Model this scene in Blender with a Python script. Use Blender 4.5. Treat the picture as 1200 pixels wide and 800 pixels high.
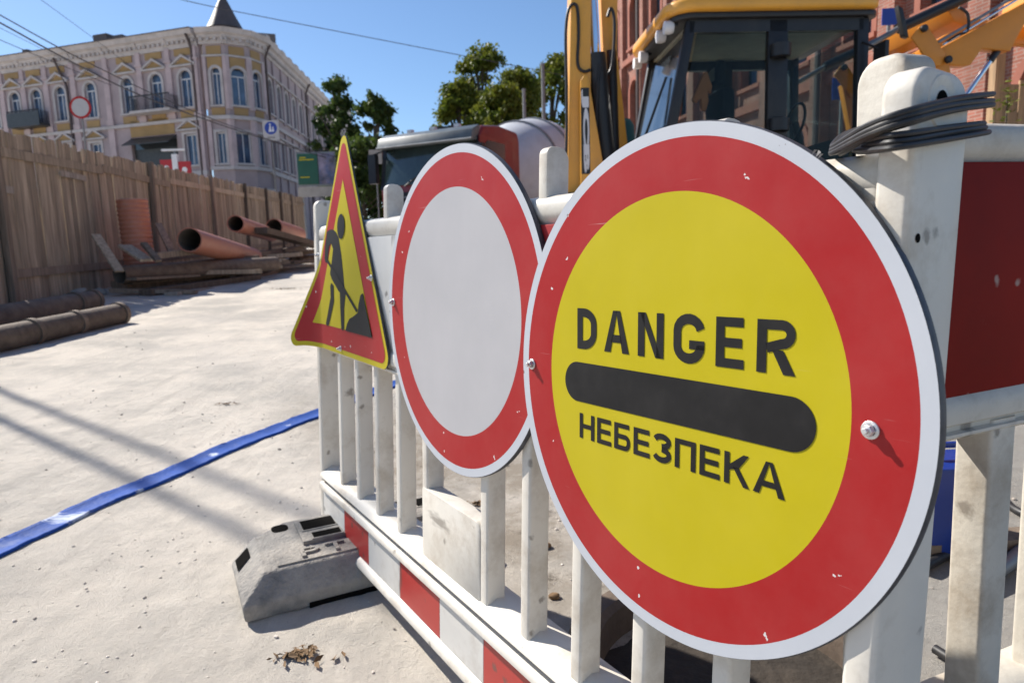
import bpy, bmesh, math, random
from math import sin, cos, pi, radians, sqrt, atan2
from mathutils import Vector, Matrix, noise
random.seed(7)
SC = bpy.context.scene
COL = SC.collection
for o in list(bpy.data.objects): bpy.data.objects.remove(o)

# ------------------------------------------------------------------ camera
CAMH, PITCH, ROLL, FPX = 1.056, -0.142035, -0.0305, 792.19     # pixels of the 1200x800 photograph
F = Vector((0, cos(PITCH), sin(PITCH)))
Rt0 = Vector((1, 0, 0)); U0 = Rt0.cross(F)
RT = cos(ROLL)*Rt0 + sin(ROLL)*U0
UP = -sin(ROLL)*Rt0 + cos(ROLL)*U0
cd = bpy.data.cameras.new('camera'); cam = bpy.data.objects.new('camera', cd); COL.objects.link(cam)
cam.matrix_world = Matrix(((RT.x, UP.x, -F.x, 0), (RT.y, UP.y, -F.y, 0), (RT.z, UP.z, -F.z, CAMH), (0, 0, 0, 1)))
cd.sensor_width = 36; cd.lens = FPX/1200*36; cd.clip_start = .02; cd.clip_end = 3000
cd.dof.use_dof = True; cd.dof.focus_distance = .98; cd.dof.aperture_fstop = 8
SC.camera = cam
# ------------------------------------------------------------------ sky, sun, exposure
TOSUN = Vector((-.946, .723, 1.0)).normalized()
SUN_EL = math.asin(TOSUN.z); SUN_AZ = atan2(TOSUN.x, TOSUN.y)
w = bpy.data.worlds.new('World'); SC.world = w; w.use_nodes = True
nt = w.node_tree; bg = nt.nodes['Background']
sky = nt.nodes.new('ShaderNodeTexSky'); sky.sky_type = 'NISHITA'; sky.sun_disc = False
sky.sun_elevation = SUN_EL; sky.sun_rotation = SUN_AZ; sky.altitude = 100
sky.air_density = 1.0; sky.dust_density = .3; sky.ozone_density = 6.0
nt.links.new(sky.outputs[0], bg.inputs[0]); bg.inputs[1].default_value = .085
sl = bpy.data.lights.new('sun', 'SUN'); sl.energy = 5.0; sl.angle = radians(.53); sl.color = (1, .945, .86)
so = bpy.data.objects.new('sun', sl); COL.objects.link(so)
so.rotation_euler = TOSUN.to_track_quat('Z', 'Y').to_euler()
vs = SC.view_settings; vs.view_transform = 'Standard'; vs.look = 'None'; vs.gamma = 1; vs.exposure = .68
vs.use_curve_mapping = False
SC.cycles.max_bounces = 8; SC.cycles.transparent_max_bounces = 16

# ------------------------------------------------------------------ helpers
GX, GY = -.02, .029
def G(x, y):
    return GX*max(-45, min(25, x)) + GY*max(-6, min(50, y))
def pray(px, py):
    return F*FPX + RT*(px-600) - UP*(py-400)
def at(px, py, depth):
    d = pray(px, py); p = d*(depth/d.y); p.z += CAMH; return p
def gnd(px, py, dz=0):
    d = pray(px, py); t = (CAMH-dz)/(GX*d.x+GY*d.y-d.z); p = d*t; p.z += CAMH; return p

def link(o, parent=None):
    COL.objects.link(o)
    if parent: o.parent = parent
    return o
def tag(o, label=None, cat=None, group=None, kind=None):
    if label: o['label'] = label
    if cat: o['category'] = cat
    if group: o['group'] = group
    if kind: o['kind'] = kind
    return o
def empty(name, loc, label, cat, rz=0, group=None, mat4=None):
    o = bpy.data.objects.new(name, None); link(o); o.empty_display_size = .2
    if mat4: o.matrix_world = mat4
    else: o.location = loc; o.rotation_euler = (0, 0, rz)
    return tag(o, label, cat, group)
def obj(name, bm, mat, parent=None, bevel=0, seg=2, smooth=40, loc=None, rot=None):
    if bevel:
        es = [e for e in bm.edges if len(e.link_faces) == 2 and e.calc_face_angle(0) > radians(30)]
        bmesh.ops.bevel(bm, geom=es, offset=bevel, segments=seg, profile=.5, affect='EDGES', clamp_overlap=True)
    me = bpy.data.meshes.new(name); bm.to_mesh(me); bm.free()
    if smooth is not None:
        me.shade_smooth(); me.set_sharp_from_angle(angle=radians(smooth))
    for m in (mat if isinstance(mat, (list, tuple)) else [mat]): me.materials.append(m)
    o = bpy.data.objects.new(name, me); link(o, parent)
    if loc: o.location = loc
    if rot: o.rotation_euler = rot
    return o
def inst(src, parent=None, loc=None, rot=None, scale=None):
    o = src.copy(); link(o); o.parent = parent
    if loc is not None: o.location = loc
    if rot is not None: o.rotation_euler = rot
    if scale is not None: o.scale = scale
    return o
def copy_tree(src, parent=None):
    o = src.copy(); link(o); o.parent = parent
    for ch in list(src.children): copy_tree(ch, o)
    return o
NB = bmesh.new
def box(bm, x0, x1, y0, y1, z0, z1, m=None):
    vs_ = [bm.verts.new(p) for p in ((x0,y0,z0),(x1,y0,z0),(x1,y1,z0),(x0,y1,z0),(x0,y0,z1),(x1,y0,z1),(x1,y1,z1),(x0,y1,z1))]
    if m:
        for v in vs_: v.co = m @ v.co
    for f in ((3,2,1,0),(4,5,6,7),(0,1,5,4),(1,2,6,5),(2,3,7,6),(3,0,4,7)): bm.faces.new([vs_[i] for i in f])
    return bm
def bx(*a): return box(NB(), *a)
def prism(bm, pts, a, b, axis='y', m=None):
    """closed outline pts (2D) extruded from a to b along axis; x: pts=(y,z), y: pts=(x,z), z: pts=(x,y)"""
    def P(p, t):
        v = {'x': (t, p[0], p[1]), 'y': (p[0], t, p[1]), 'z': (p[0], p[1], t)}[axis]
        return m @ Vector(v) if m else v
    A = [bm.verts.new(P(p, a)) for p in pts]; B = [bm.verts.new(P(p, b)) for p in pts]
    n = len(pts)
    for i in range(n): bm.faces.new((A[i], A[(i+1) % n], B[(i+1) % n], B[i]))
    bm.faces.new(A[::-1]); bm.faces.new(B)
    bmesh.ops.recalc_face_normals(bm, faces=bm.faces)
    return bm
def tube(bm, pts, r, seg=10, closed=False, caps=True):
    pts = [Vector(p) for p in pts]; n = len(pts)
    rs = r if isinstance(r, (list, tuple)) else [r]*n
    rings = []; prev = None
    for i, p in enumerate(pts):
        a = pts[(i-1) % n] if (closed or i > 0) else p
        b = pts[(i+1) % n] if (closed or i < n-1) else p
        t = (b-a).normalized()
        if prev is None:
            ref = Vector((0, 0, 1)) if abs(t.z) < .9 else Vector((1, 0, 0))
            u = t.cross(ref).normalized()
        else:
            u = (prev - t*prev.dot(t)).normalized()
        prev = u; v = t.cross(u)
        rings.append([bm.verts.new(p + rs[i]*(u*cos(2*pi*k/seg) + v*sin(2*pi*k/seg))) for k in range(seg)])
    m = n if closed else n-1
    for i in range(m):
        A, B = rings[i], rings[(i+1) % n]
        for k in range(seg): bm.faces.new((A[k], A[(k+1) % seg], B[(k+1) % seg], B[k]))
    if caps and not closed:
        bm.faces.new(rings[0][::-1]); bm.faces.new(rings[-1])
    return bm
def tb(pts, r, seg=10, **k): return tube(NB(), pts, r, seg, **k)
def lathe(bm, prof, seg=32, m=None, a0=0, a1=2*pi, capped=False):
    """prof: (radius, z) pairs, spun round z"""
    full = abs(a1-a0-2*pi) < 1e-6; n = seg if full else seg+1
    rings = []
    for r, z in prof:
        ring = []
        for k in range(n):
            a = a0+(a1-a0)*k/seg; c = Vector((r*cos(a), r*sin(a), z))
            ring.append(bm.verts.new(m @ c if m else c))
        rings.append(ring)
    for A, B in zip(rings, rings[1:]):
        for k in range(seg):
            j = (k+1) % n
            bm.faces.new((A[k], A[j], B[j], B[k]))
    if full and capped:
        if prof[0][0] > 1e-5: bm.faces.new(rings[0][::-1])
        if prof[-1][0] > 1e-5: bm.faces.new(rings[-1])
    bmesh.ops.remove_doubles(bm, verts=bm.verts, dist=1e-6)
    return bm
def rrect(x0, x1, z0, z1, r, n=5):
    """rounded rectangle outline; r: radius or four radii (bl, br, tr, tl)"""
    rr = r if isinstance(r, (list, tuple)) else [r]*4
    out = []
    for (cx, cz, a0), q in zip(((x0, z0, pi), (x1, z0, 1.5*pi), (x1, z1, 0), (x0, z1, .5*pi)), rr):
        sx = 1 if cx == x0 else -1; sz = 1 if cz == z0 else -1
        if q < 1e-6: out.append((cx, cz)); continue
        for k in range(n+1):
            a = a0+.5*pi*k/n
            out.append((cx+sx*q+q*cos(a), cz+sz*q+q*sin(a)))
    return out
def text_bm(body, wd, ht, offset=.0, spacing=1.0, extrude=.0):
    cu = bpy.data.curves.new('t', 'FONT'); cu.body = body; cu.offset = offset; cu.space_character = spacing
    cu.extrude = 0; cu.resolution_u = 6
    o = bpy.data.objects.new('t', cu); COL.objects.link(o)
    dg = bpy.context.evaluated_depsgraph_get(); dg.update()
    me = bpy.data.meshes.new_from_object(o.evaluated_get(dg))
    bm = NB(); bm.from_mesh(me)
    bpy.data.objects.remove(o); bpy.data.meshes.remove(me); bpy.data.curves.remove(cu)
    xs = [v.co.x for v in bm.verts]; ys = [v.co.y for v in bm.verts]
    x0, x1, y0, y1 = min(xs), max(xs), min(ys), max(ys)
    for v in bm.verts: v.co = Vector(((v.co.x-x0)/(x1-x0)*wd, (v.co.y-y0)/(y1-y0)*ht, 0))
    bmesh.ops.recalc_face_normals(bm, faces=bm.faces)
    if extrude:
        r = bmesh.ops.extrude_face_region(bm, geom=bm.faces[:])
        for v in [g for g in r['geom'] if isinstance(g, bmesh.types.BMVert)]: v.co.z += extrude
        bmesh.ops.recalc_face_normals(bm, faces=bm.faces)
    return bm
def disc_pts(cx, cz, r, n=48, a0=0, a1=2*pi):
    return [(cx+r*cos(a0+(a1-a0)*k/n), cz+r*sin(a0+(a1-a0)*k/n)) for k in range(n if abs(a1-a0-2*pi) < 1e-6 else n+1)]

# ------------------------------------------------------------------ materials
def mat(name, col, rough=.6, metal=0., var=.15, vs=4., bump=0., bs=40., dirt=0., dcol=(.16,.12,.09), ds=5., dth=.5,
        rnd=0., spec=.5, coat=0., stretch=None, sss=0, alpha=None):
    m = bpy.data.materials.new(name); m.use_nodes = True
    t = m.node_tree; N = t.nodes; L = t.links; b = N['Principled BSDF']
    tc = N.new('ShaderNodeTexCoord'); mp = N.new('ShaderNodeMapping'); L.new(tc.outputs['Object'], mp.inputs[0])
    if stretch: mp.inputs['Scale'].default_value = stretch
    if rnd:
        oi = N.new('ShaderNodeObjectInfo'); vm = N.new('ShaderNodeVectorMath'); vm.operation = 'SCALE'
        cb = N.new('ShaderNodeCombineXYZ')
        for i in range(3): L.new(oi.outputs['Random'], cb.inputs[i])
        L.new(cb.outputs[0], vm.inputs[0]); vm.inputs['Scale'].default_value = 37.
        L.new(vm.outputs[0], mp.inputs['Location'])
    n1 = N.new('ShaderNodeTexNoise'); n1.inputs['Scale'].default_value = vs; n1.inputs['Detail'].default_value = 8
    n1.inputs['Roughness'].default_value = .62; L.new(mp.outputs[0], n1.inputs['Vector'])
    mr = N.new('ShaderNodeMapRange'); mr.inputs[1].default_value = .3; mr.inputs[2].default_value = .7
    mr.inputs[3].default_value = 1-var; mr.inputs[4].default_value = 1+var; L.new(n1.outputs[0], mr.inputs[0])
    mul = N.new('ShaderNodeVectorMath'); mul.operation = 'SCALE'; mul.inputs[0].default_value = col[:3]
    fac = mr.outputs[0]
    if rnd:
        m2 = N.new('ShaderNodeMapRange'); m2.inputs[3].default_value = 1-rnd; m2.inputs[4].default_value = 1+rnd
        L.new(oi.outputs['Random'], m2.inputs[0]); mm = N.new('ShaderNodeMath'); mm.operation = 'MULTIPLY'
        L.new(m2.outputs[0], mm.inputs[0]); L.new(fac, mm.inputs[1]); fac = mm.outputs[0]
    L.new(fac, mul.inputs['Scale']); out = mul.outputs[0]
    if dirt:
        n2 = N.new('ShaderNodeTexNoise'); n2.inputs['Scale'].default_value = ds; n2.inputs['Detail'].default_value = 10
        n2.inputs['Roughness'].default_value = .7; L.new(mp.outputs[0], n2.inputs['Vector'])
        cr = N.new('ShaderNodeMapRange'); cr.inputs[1].default_value = dth; cr.inputs[2].default_value = dth+.2
        cr.inputs[4].default_value = dirt; L.new(n2.outputs[0], cr.inputs[0])
        mx = N.new('ShaderNodeMixRGB'); L.new(cr.outputs[0], mx.inputs[0]); L.new(out, mx.inputs[1]); mx.inputs[2].default_value = (*dcol, 1)
        out = mx.outputs[0]
    L.new(out, b.inputs['Base Color'])
    b.inputs['Roughness'].default_value = rough; b.inputs['Metallic'].default_value = metal
    b.inputs['Specular IOR Level'].default_value = spec
    if coat: b.inputs['Coat Weight'].default_value = coat; b.inputs['Coat Roughness'].default_value = .1
    rr = N.new('ShaderNodeMapRange'); rr.inputs[3].default_value = max(.02, rough-.1); rr.inputs[4].default_value = min(1, rough+.12)
    L.new(n1.outputs[0], rr.inputs[0]); L.new(rr.outputs[0], b.inputs['Roughness'])
    if bump:
        n3 = N.new('ShaderNodeTexNoise'); n3.inputs['Scale'].default_value = bs; n3.inputs['Detail'].default_value = 8
        L.new(mp.outputs[0], n3.inputs['Vector'])
        bp = N.new('ShaderNodeBump'); bp.inputs['Strength'].default_value = bump; bp.inputs['Distance'].default_value = .01
        L.new(n3.outputs[0], bp.inputs['Height']); L.new(bp.outputs[0], b.inputs['Normal'])
    return m
def scuffs(m, col=(.16,.135,.11), scale=24, th=.84, size=.08, amt=.7):
    t = m.node_tree; N = t.nodes; L = t.links; b = N['Principled BSDF']; src = b.inputs['Base Color'].links[0].from_socket
    tc = N.new('ShaderNodeTexCoord'); last = src
    for k, (sc, st, thr) in enumerate(((scale, (1,1,1), th), (scale*.6, (1,1,.22), th+.04), (scale*.5, (.25,1,1), th+.06))):
        mp = N.new('ShaderNodeMapping'); mp.inputs['Scale'].default_value = st; mp.inputs['Rotation'].default_value = (.3*k,.5*k,.2*k); L.new(tc.outputs['Object'], mp.inputs[0])
        nz = N.new('ShaderNodeTexNoise'); nz.inputs['Scale'].default_value = 90; L.new(mp.outputs[0], nz.inputs['Vector'])
        v = N.new('ShaderNodeTexVoronoi'); v.inputs['Scale'].default_value = sc; L.new(mp.outputs[0], v.inputs['Vector'])
        sp = N.new('ShaderNodeSeparateColor'); L.new(v.outputs['Color'], sp.inputs[0])
        g = N.new('ShaderNodeMath'); g.operation = 'GREATER_THAN'; g.inputs[1].default_value = thr; L.new(sp.outputs[0], g.inputs[0])
        ad = N.new('ShaderNodeMath'); ad.operation = 'MULTIPLY_ADD'; L.new(nz.outputs[0], ad.inputs[0]); ad.inputs[1].default_value = .35; L.new(v.outputs['Distance'], ad.inputs[2])
        r = N.new('ShaderNodeMapRange'); r.inputs[1].default_value = size+.18; r.inputs[2].default_value = size+.30; r.inputs[3].default_value = amt; r.inputs[4].default_value = 0; L.new(ad.outputs[0], r.inputs[0])
        mu = N.new('ShaderNodeMath'); mu.operation = 'MULTIPLY'; L.new(g.outputs[0], mu.inputs[0]); L.new(r.outputs[0], mu.inputs[1])
        mx = N.new('ShaderNodeMixRGB'); L.new(mu.outputs[0], mx.inputs[0]); L.new(last, mx.inputs[1]); mx.inputs[2].default_value = (*col, 1); last = mx.outputs[0]
    L.new(last, b.inputs['Base Color']); return m
def glass(name, col=(.55,.65,.65), alpha=.35, rough=.03):
    m = bpy.data.materials.new(name); m.use_nodes = True; t = m.node_tree; N = t.nodes; L = t.links
    b = N['Principled BSDF']; b.inputs['Base Color'].default_value = (.02,.03,.03,1); b.inputs['Roughness'].default_value = rough
    b.inputs['Specular IOR Level'].default_value = .8
    tr = N.new('ShaderNodeBsdfTransparent'); tr.inputs[0].default_value = (*col, 1)
    mx = N.new('ShaderNodeMixShader'); mx.inputs[0].default_value = alpha
    L.new(tr.outputs[0], mx.inputs[1]); L.new(b.outputs[0], mx.inputs[2]); L.new(mx.outputs[0], N['Material Output'].inputs[0])
    return m
def sheeting(name, col, rough=.42, chips=.0, chipcol=(.62,.58,.56), dust=.12):
    """retroreflective sign film: even colour, thin dust film, fine scratches and small chips"""
    m = mat(name, col, rough, var=.05, vs=6, spec=.18)
    t = m.node_tree; N = t.nodes; L = t.links; b = N['Principled BSDF']
    src = b.inputs['Base Color'].links[0].from_socket
    tc = N.new('ShaderNodeTexCoord')
    n = N.new('ShaderNodeTexNoise'); n.inputs['Scale'].default_value = 3.2; n.inputs['Detail'].default_value = 9; n.inputs['Roughness'].default_value = .72
    L.new(tc.outputs['Object'], n.inputs['Vector'])
    r1 = N.new('ShaderNodeMapRange'); r1.inputs[1].default_value = .42; r1.inputs[2].default_value = .75; r1.inputs[4].default_value = dust*2.2
    L.new(n.outputs[0], r1.inputs[0])
    mx = N.new('ShaderNodeMixRGB'); L.new(r1.outputs[0], mx.inputs[0]); L.new(src, mx.inputs[1]); mx.inputs[2].default_value = (.46,.42,.38,1)
    # scratches: stretched noise in two turned directions
    last = mx.outputs[0]
    for k, ang in enumerate((.6, -.9)):
        mp = N.new('ShaderNodeMapping'); mp.inputs['Rotation'].default_value = (0, ang, 0); mp.inputs['Scale'].default_value = (5, 1, 160)
        L.new(tc.outputs['Object'], mp.inputs[0])
        n2 = N.new('ShaderNodeTexNoise'); n2.inputs['Scale'].default_value = 1.6; n2.inputs['Detail'].default_value = 2; L.new(mp.outputs[0], n2.inputs['Vector'])
        r2 = N.new('ShaderNodeMapRange'); r2.inputs[1].default_value = .735; r2.inputs[2].default_value = .78; r2.inputs[4].default_value = .28
        L.new(n2.outputs[0], r2.inputs[0])
        m3 = N.new('ShaderNodeMixRGB'); L.new(r2.outputs[0], m3.inputs[0]); L.new(last, m3.inputs[1]); m3.inputs[2].default_value = (*chipcol, 1); last = m3.outputs[0]
    if chips:
        sx_ = N.new('ShaderNodeSeparateXYZ'); L.new(tc.outputs['Object'], sx_.inputs[0]); cx_ = N.new('ShaderNodeCombineXYZ'); L.new(sx_.outputs[0], cx_.inputs[0]); L.new(sx_.outputs[2], cx_.inputs[1])
        v = N.new('ShaderNodeTexVoronoi'); v.voronoi_dimensions = '2D'; v.inputs['Scale'].default_value = 24; v.inputs['Randomness'].default_value = 1; L.new(cx_.outputs[0], v.inputs['Vector'])
        nn = N.new('ShaderNodeTexNoise'); nn.inputs['Scale'].default_value = 150; L.new(tc.outputs['Object'], nn.inputs['Vector'])
        sep = N.new('ShaderNodeSeparateColor'); L.new(v.outputs['Color'], sep.inputs[0])
        gt = N.new('ShaderNodeMath'); gt.operation = 'GREATER_THAN'; gt.inputs[1].default_value = .86; L.new(sep.outputs[0], gt.inputs[0])
        ad = N.new('ShaderNodeMath'); ad.operation = 'MULTIPLY_ADD'; L.new(nn.outputs[0], ad.inputs[0]); ad.inputs[1].default_value = .55; L.new(v.outputs['Distance'], ad.inputs[2])
        lt = N.new('ShaderNodeMath'); lt.operation = 'LESS_THAN'; lt.inputs[1].default_value = .315; L.new(ad.outputs[0], lt.inputs[0])
        mu = N.new('ShaderNodeMath'); mu.operation = 'MULTIPLY'; L.new(gt.outputs[0], mu.inputs[0]); L.new(lt.outputs[0], mu.inputs[1])
        m4 = N.new('ShaderNodeMixRGB'); L.new(mu.outputs[0], m4.inputs[0]); L.new(last, m4.inputs[1]); m4.inputs[2].default_value = (*chipcol, 1); last = m4.outputs[0]
    L.new(last, b.inputs['Base Color'])
    return m
def wood(name, col, rnd=.25, vs=1.6):
    m = mat(name, col, .8, var=.38, vs=vs, bump=.35, bs=9, rnd=rnd, stretch=(14, 14, .9), dirt=.55, dcol=(.12,.09,.065), ds=1.1, dth=.52, spec=.2)
    return m
def brickmat(name):
    m = bpy.data.materials.new(name); m.use_nodes = True; t = m.node_tree; N = t.nodes; L = t.links; b = N['Principled BSDF']
    tc = N.new('ShaderNodeTexCoord'); sp = N.new('ShaderNodeSeparateXYZ'); L.new(tc.outputs['Object'], sp.inputs[0])
    ad = N.new('ShaderNodeMath'); L.new(sp.outputs[0], ad.inputs[0]); L.new(sp.outputs[1], ad.inputs[1])
    cb = N.new('ShaderNodeCombineXYZ'); L.new(ad.outputs[0], cb.inputs[0]); L.new(sp.outputs[2], cb.inputs[1])
    br = N.new('ShaderNodeTexBrick'); L.new(cb.outputs[0], br.inputs['Vector'])
    br.inputs['Scale'].default_value = 1; br.inputs['Brick Width'].default_value = .26; br.inputs['Row Height'].default_value = .075
    br.inputs['Mortar Size'].default_value = .01
    br.inputs['Color1'].default_value = (.25,.085,.055,1); br.inputs['Color2'].default_value = (.34,.12,.08,1); br.inputs['Mortar'].default_value = (.32,.22,.18,1)
    n = N.new('ShaderNodeTexNoise'); n.inputs['Scale'].default_value = .7; n.inputs['Detail'].default_value = 8; L.new(tc.outputs['Object'], n.inputs['Vector'])
    mr = N.new('ShaderNodeMapRange'); mr.inputs[1].default_value = .3; mr.inputs[2].default_value = .7; mr.inputs[3].default_value = .65; mr.inputs[4].default_value = 1.2; L.new(n.outputs[0], mr.inputs[0])
    mu = N.new('ShaderNodeVectorMath'); mu.operation = 'SCALE'; L.new(br.outputs[0], mu.inputs[0]); L.new(mr.outputs[0], mu.inputs['Scale'])
    L.new(mu.outputs[0], b.inputs['Base Color']); b.inputs['Roughness'].default_value = .9
    return m
def leafmat(name, col, col2):
    m = bpy.data.materials.new(name); m.use_nodes = True; t = m.node_tree; N = t.nodes; L = t.links; b = N['Principled BSDF']
    tc = N.new('ShaderNodeTexCoord'); n = N.new('ShaderNodeTexNoise'); n.inputs['Scale'].default_value = 1.3; n.inputs['Detail'].default_value = 6; L.new(tc.outputs['Object'], n.inputs['Vector'])
    mx = N.new('ShaderNodeMixRGB'); mr = N.new('ShaderNodeMapRange'); mr.inputs[1].default_value = .35; mr.inputs[2].default_value = .65; L.new(n.outputs[0], mr.inputs[0]); L.new(mr.outputs[0], mx.inputs[0])
    mx.inputs[1].default_value = (*col, 1); mx.inputs[2].default_value = (*col2, 1); L.new(mx.outputs[0], b.inputs['Base Color'])
    b.inputs['Roughness'].default_value = .55; b.inputs['Specular IOR Level'].default_value = .3
    tl = N.new('ShaderNodeBsdfTranslucent'); L.new(mx.outputs[0], tl.inputs[0]); ms = N.new('ShaderNodeMixShader'); ms.inputs[0].default_value = .4
    L.new(b.outputs[0], ms.inputs[1]); L.new(tl.outputs[0], ms.inputs[2]); L.new(ms.outputs[0], N['Material Output'].inputs[0])
    return m

M = {}
M['plastic'] = mat('white_plastic', (.64,.60,.53), .42, var=.07, vs=5, bump=.06, bs=60, dirt=.6, dcol=(.36,.29,.21), ds=8, dth=.5, spec=.35)
M['plastic_old'] = mat('weathered_plastic', (.56,.52,.45), .55, var=.1, vs=6, bump=.12, bs=70, dirt=.7, dcol=(.30,.24,.175), ds=7, dth=.47, spec=.3)
for k_ in ('plastic','plastic_old'): scuffs(M[k_])
M['film_white'] = sheeting('white_sign_film', (.43,.42,.43), dust=.03)
M['film_edge'] = sheeting('white_edge_film', (.49,.51,.55), chips=.6, chipcol=(.2,.19,.18), dust=.05)
M['film_red'] = sheeting('red_sign_film', (.35,.014,.015), chips=.7, dust=.03)
M['film_yellow'] = sheeting('yellow_sign_film', (.475,.39,.006), chips=.0, chipcol=(.6,.52,.2), dust=.016)
M['film_black'] = mat('black_print', (.013,.012,.012), .55, var=.3, vs=18, dirt=.12, dcol=(.07,.065,.06), ds=14, dth=.5, spec=.2)
M['stripe_red'] = mat('red_stripe_film', (.42,.035,.028), .38, var=.1, dirt=.35, dcol=(.5,.42,.36), ds=9, dth=.6)
M['stripe_white'] = mat('white_stripe_film', (.62,.60,.56), .45, var=.08, dirt=.5, dcol=(.36,.31,.26), ds=9, dth=.5)
M['board_red'] = mat('old_red_board', (.19,.011,.007), .6, spec=.15, var=.25, vs=3, dirt=.25, dcol=(.4,.28,.24), ds=14, dth=.62)
M['board_white'] = mat('peeling_white_board', (.60,.58,.54), .5, var=.1, dirt=.8, dcol=(.08,.07,.06), ds=16, dth=.66)
for k_ in ('stripe_red','stripe_white','board_white'): scuffs(M[k_], (.09,.075,.06), 22, .74, .12)
scuffs(M['board_red'], (.42,.34,.3), 22, .84, .05)
M['metal_back'] = mat('galvanised_sheet', (.35,.36,.38), .42, metal=.9, var=.15, vs=8)
M['sign_edge'] = mat('sign_rim_metal', (.10,.10,.11), .5, metal=.6, var=.3, vs=60)
M['bolt'] = mat('zinc_bolt', (.66,.66,.66), .42, metal=.85, var=.2, vs=80)
M['hole_shade'] = mat('painted_hole_shade', (.008,.0075,.007), .95, var=.1, spec=.02)  # near-black colour painted as the shade inside holes and pockets
M['cable'] = mat('black_cable', (.018,.018,.02), .5, var=.25, vs=30, dirt=.35, dcol=(.10,.09,.08), ds=20)
M['rubber'] = mat('recycled_rubber', (.24,.228,.212), .85, var=.25, vs=12, bump=.6, bs=90, dirt=.75, dcol=(.42,.375,.32), ds=6, dth=.45, spec=.25)
M['hose'] = mat('blue_hose', (.012,.065,.30), .7, spec=.2, var=.2, vs=9, bump=.3, bs=50, dirt=.35, dcol=(.38,.42,.5), ds=8, dth=.55)
scuffs(M['hose'], (.55,.6,.68), 10, .78, .12, .8)
M['wood'] = wood('weathered_board', (.38,.305,.225))
M['wood_new'] = wood('newer_board', (.40,.27,.16), rnd=.15)
M['wood_dark'] = wood('old_dark_timber', (.22,.17,.13), rnd=.4)
M['rail_pale'] = wood('pale_batten', (.36,.31,.26), rnd=.1)
M['rust'] = mat('rusty_steel', (.15,.112,.085), .75, metal=.2, var=.35, vs=9, bump=.5, bs=30, dirt=.6, dcol=(.2,.15,.11), ds=5, rnd=.2)
M['orange_pipe'] = mat('orange_pipe_plastic', (.45,.175,.11), .5, var=.12, vs=5, dirt=.35, dcol=(.40,.28,.2), ds=5, rnd=.1)
M['pipe_in'] = mat('pipe_inside', (.13,.11,.09), .8, var=.2)
M['jcb'] = mat('yellow_machine_paint', (.76,.36,.045), .38, var=.1, vs=3, dirt=.35, dcol=(.33,.22,.11), ds=4, dth=.55, coat=.2)
M['jcb_o'] = mat('orange_arm_paint', (.66,.235,.02), .4, var=.1, vs=3, dirt=.35, dcol=(.3,.17,.07), ds=4, dth=.56)
M['black'] = mat('black_machine_paint', (.014,.014,.016), .45, var=.2, dirt=.2, dcol=(.07,.06,.05))
M['rubber_tyre'] = mat('tyre_rubber', (.022,.021,.02), .85, var=.2, bump=.3, bs=60, dirt=.5, dcol=(.16,.13,.1))
M['chrome'] = mat('chrome_rod', (.72,.74,.78), .12, metal=1, var=.03)
M['grey_metal'] = mat('grey_steel', (.23,.24,.25), .5, metal=.5, var=.15)
M['seat'] = mat('black_seat_fabric', (.02,.02,.022), .9, var=.2)
M['cabin_lining'] = mat('grey_cabin_lining', (.30,.30,.26), .8, var=.2)
M['truck_red'] = mat('red_truck_paint', (.19,.016,.016), .35, var=.12, dirt=.25, dcol=(.2,.13,.1), coat=.3)
M['truck_grey'] = mat('grey_visor_plastic', (.10,.12,.13), .4, var=.15)
M['drum'] = mat('pale_drum_paint', (.50,.51,.54), .5, var=.1, vs=2, dirt=.3, dcol=(.4,.37,.33))
M['glass'] = glass('cab_glass', (.80,.87,.87), .12)
M['glass_sky'] = mat('sky_tinted_house_glass', (.05,.085,.15), .1, var=.5, vs=1.5, spec=.9)  # blue of the reflected sky mixed into the pane colour
M['glass_dark'] = mat('dark_window_glass', (.03,.035,.04), .06, var=.1, spec=.9)
M['glass_truck'] = mat('truck_windscreen', (.028,.045,.045), .08, var=.2, spec=.8)
M['plaster'] = mat('lilac_plaster', (.38,.305,.31), .85, var=.13, vs=.8, dirt=.35, dcol=(.26,.22,.21), ds=.9, dth=.5)
M['pilaster'] = mat('pink_pilaster_plaster', (.50,.395,.395), .85, var=.13, vs=1.2, dirt=.4, dcol=(.27,.22,.215), ds=1.3, dth=.5)
M['trim'] = mat('pale_stucco_trim', (.50,.455,.44), .85, var=.14, vs=1.2, dirt=.45, dcol=(.24,.215,.2), ds=1.3, dth=.5)
M['ochre'] = mat('ochre_panel', (.36,.235,.105), .85, var=.14, vs=1, dirt=.3, dcol=(.27,.19,.12), ds=1.5)
M['roof'] = mat('brown_roof_metal', (.11,.085,.075), .55, var=.2, vs=2)
M['zinc'] = mat('dark_drainpipe', (.085,.06,.055), .6, var=.2)
M['frame_white'] = mat('white_window_frame', (.62,.63,.66), .5, var=.06)
M['shop_dark'] = mat('dark_shopfront', (.045,.048,.05), .4, var=.3)
M['iron'] = mat('black_iron', (.03,.03,.033), .6, var=.2)
M['brick'] = brickmat('red_brick')
M['brick_trim'] = mat('red_brick_trim', (.30,.105,.07), .9, var=.2, vs=2, bump=.2)
M['bark'] = mat('grey_bark', (.10,.08,.065), .9, var=.3, vs=6, bump=.6, bs=12)
M['leaf_a'] = leafmat('yellow_green_leaf', (.085,.125,.014), (.175,.185,.022))  # brighter, yellower foliage than the deep green
M['leaf_b'] = leafmat('deep_green_leaf', (.035,.07,.016), (.075,.105,.02))
M['wire'] = mat('overhead_wire', (.05,.05,.06), .6, var=.1)
M['pole'] = mat('grey_pole', (.19,.19,.2), .7, var=.15)
M['sign_blue'] = mat('blue_sign_film', (.012,.045,.30), .4, var=.06)
M['print_white'] = mat('white_print', (.68,.68,.70), .5, var=.05)
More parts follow.
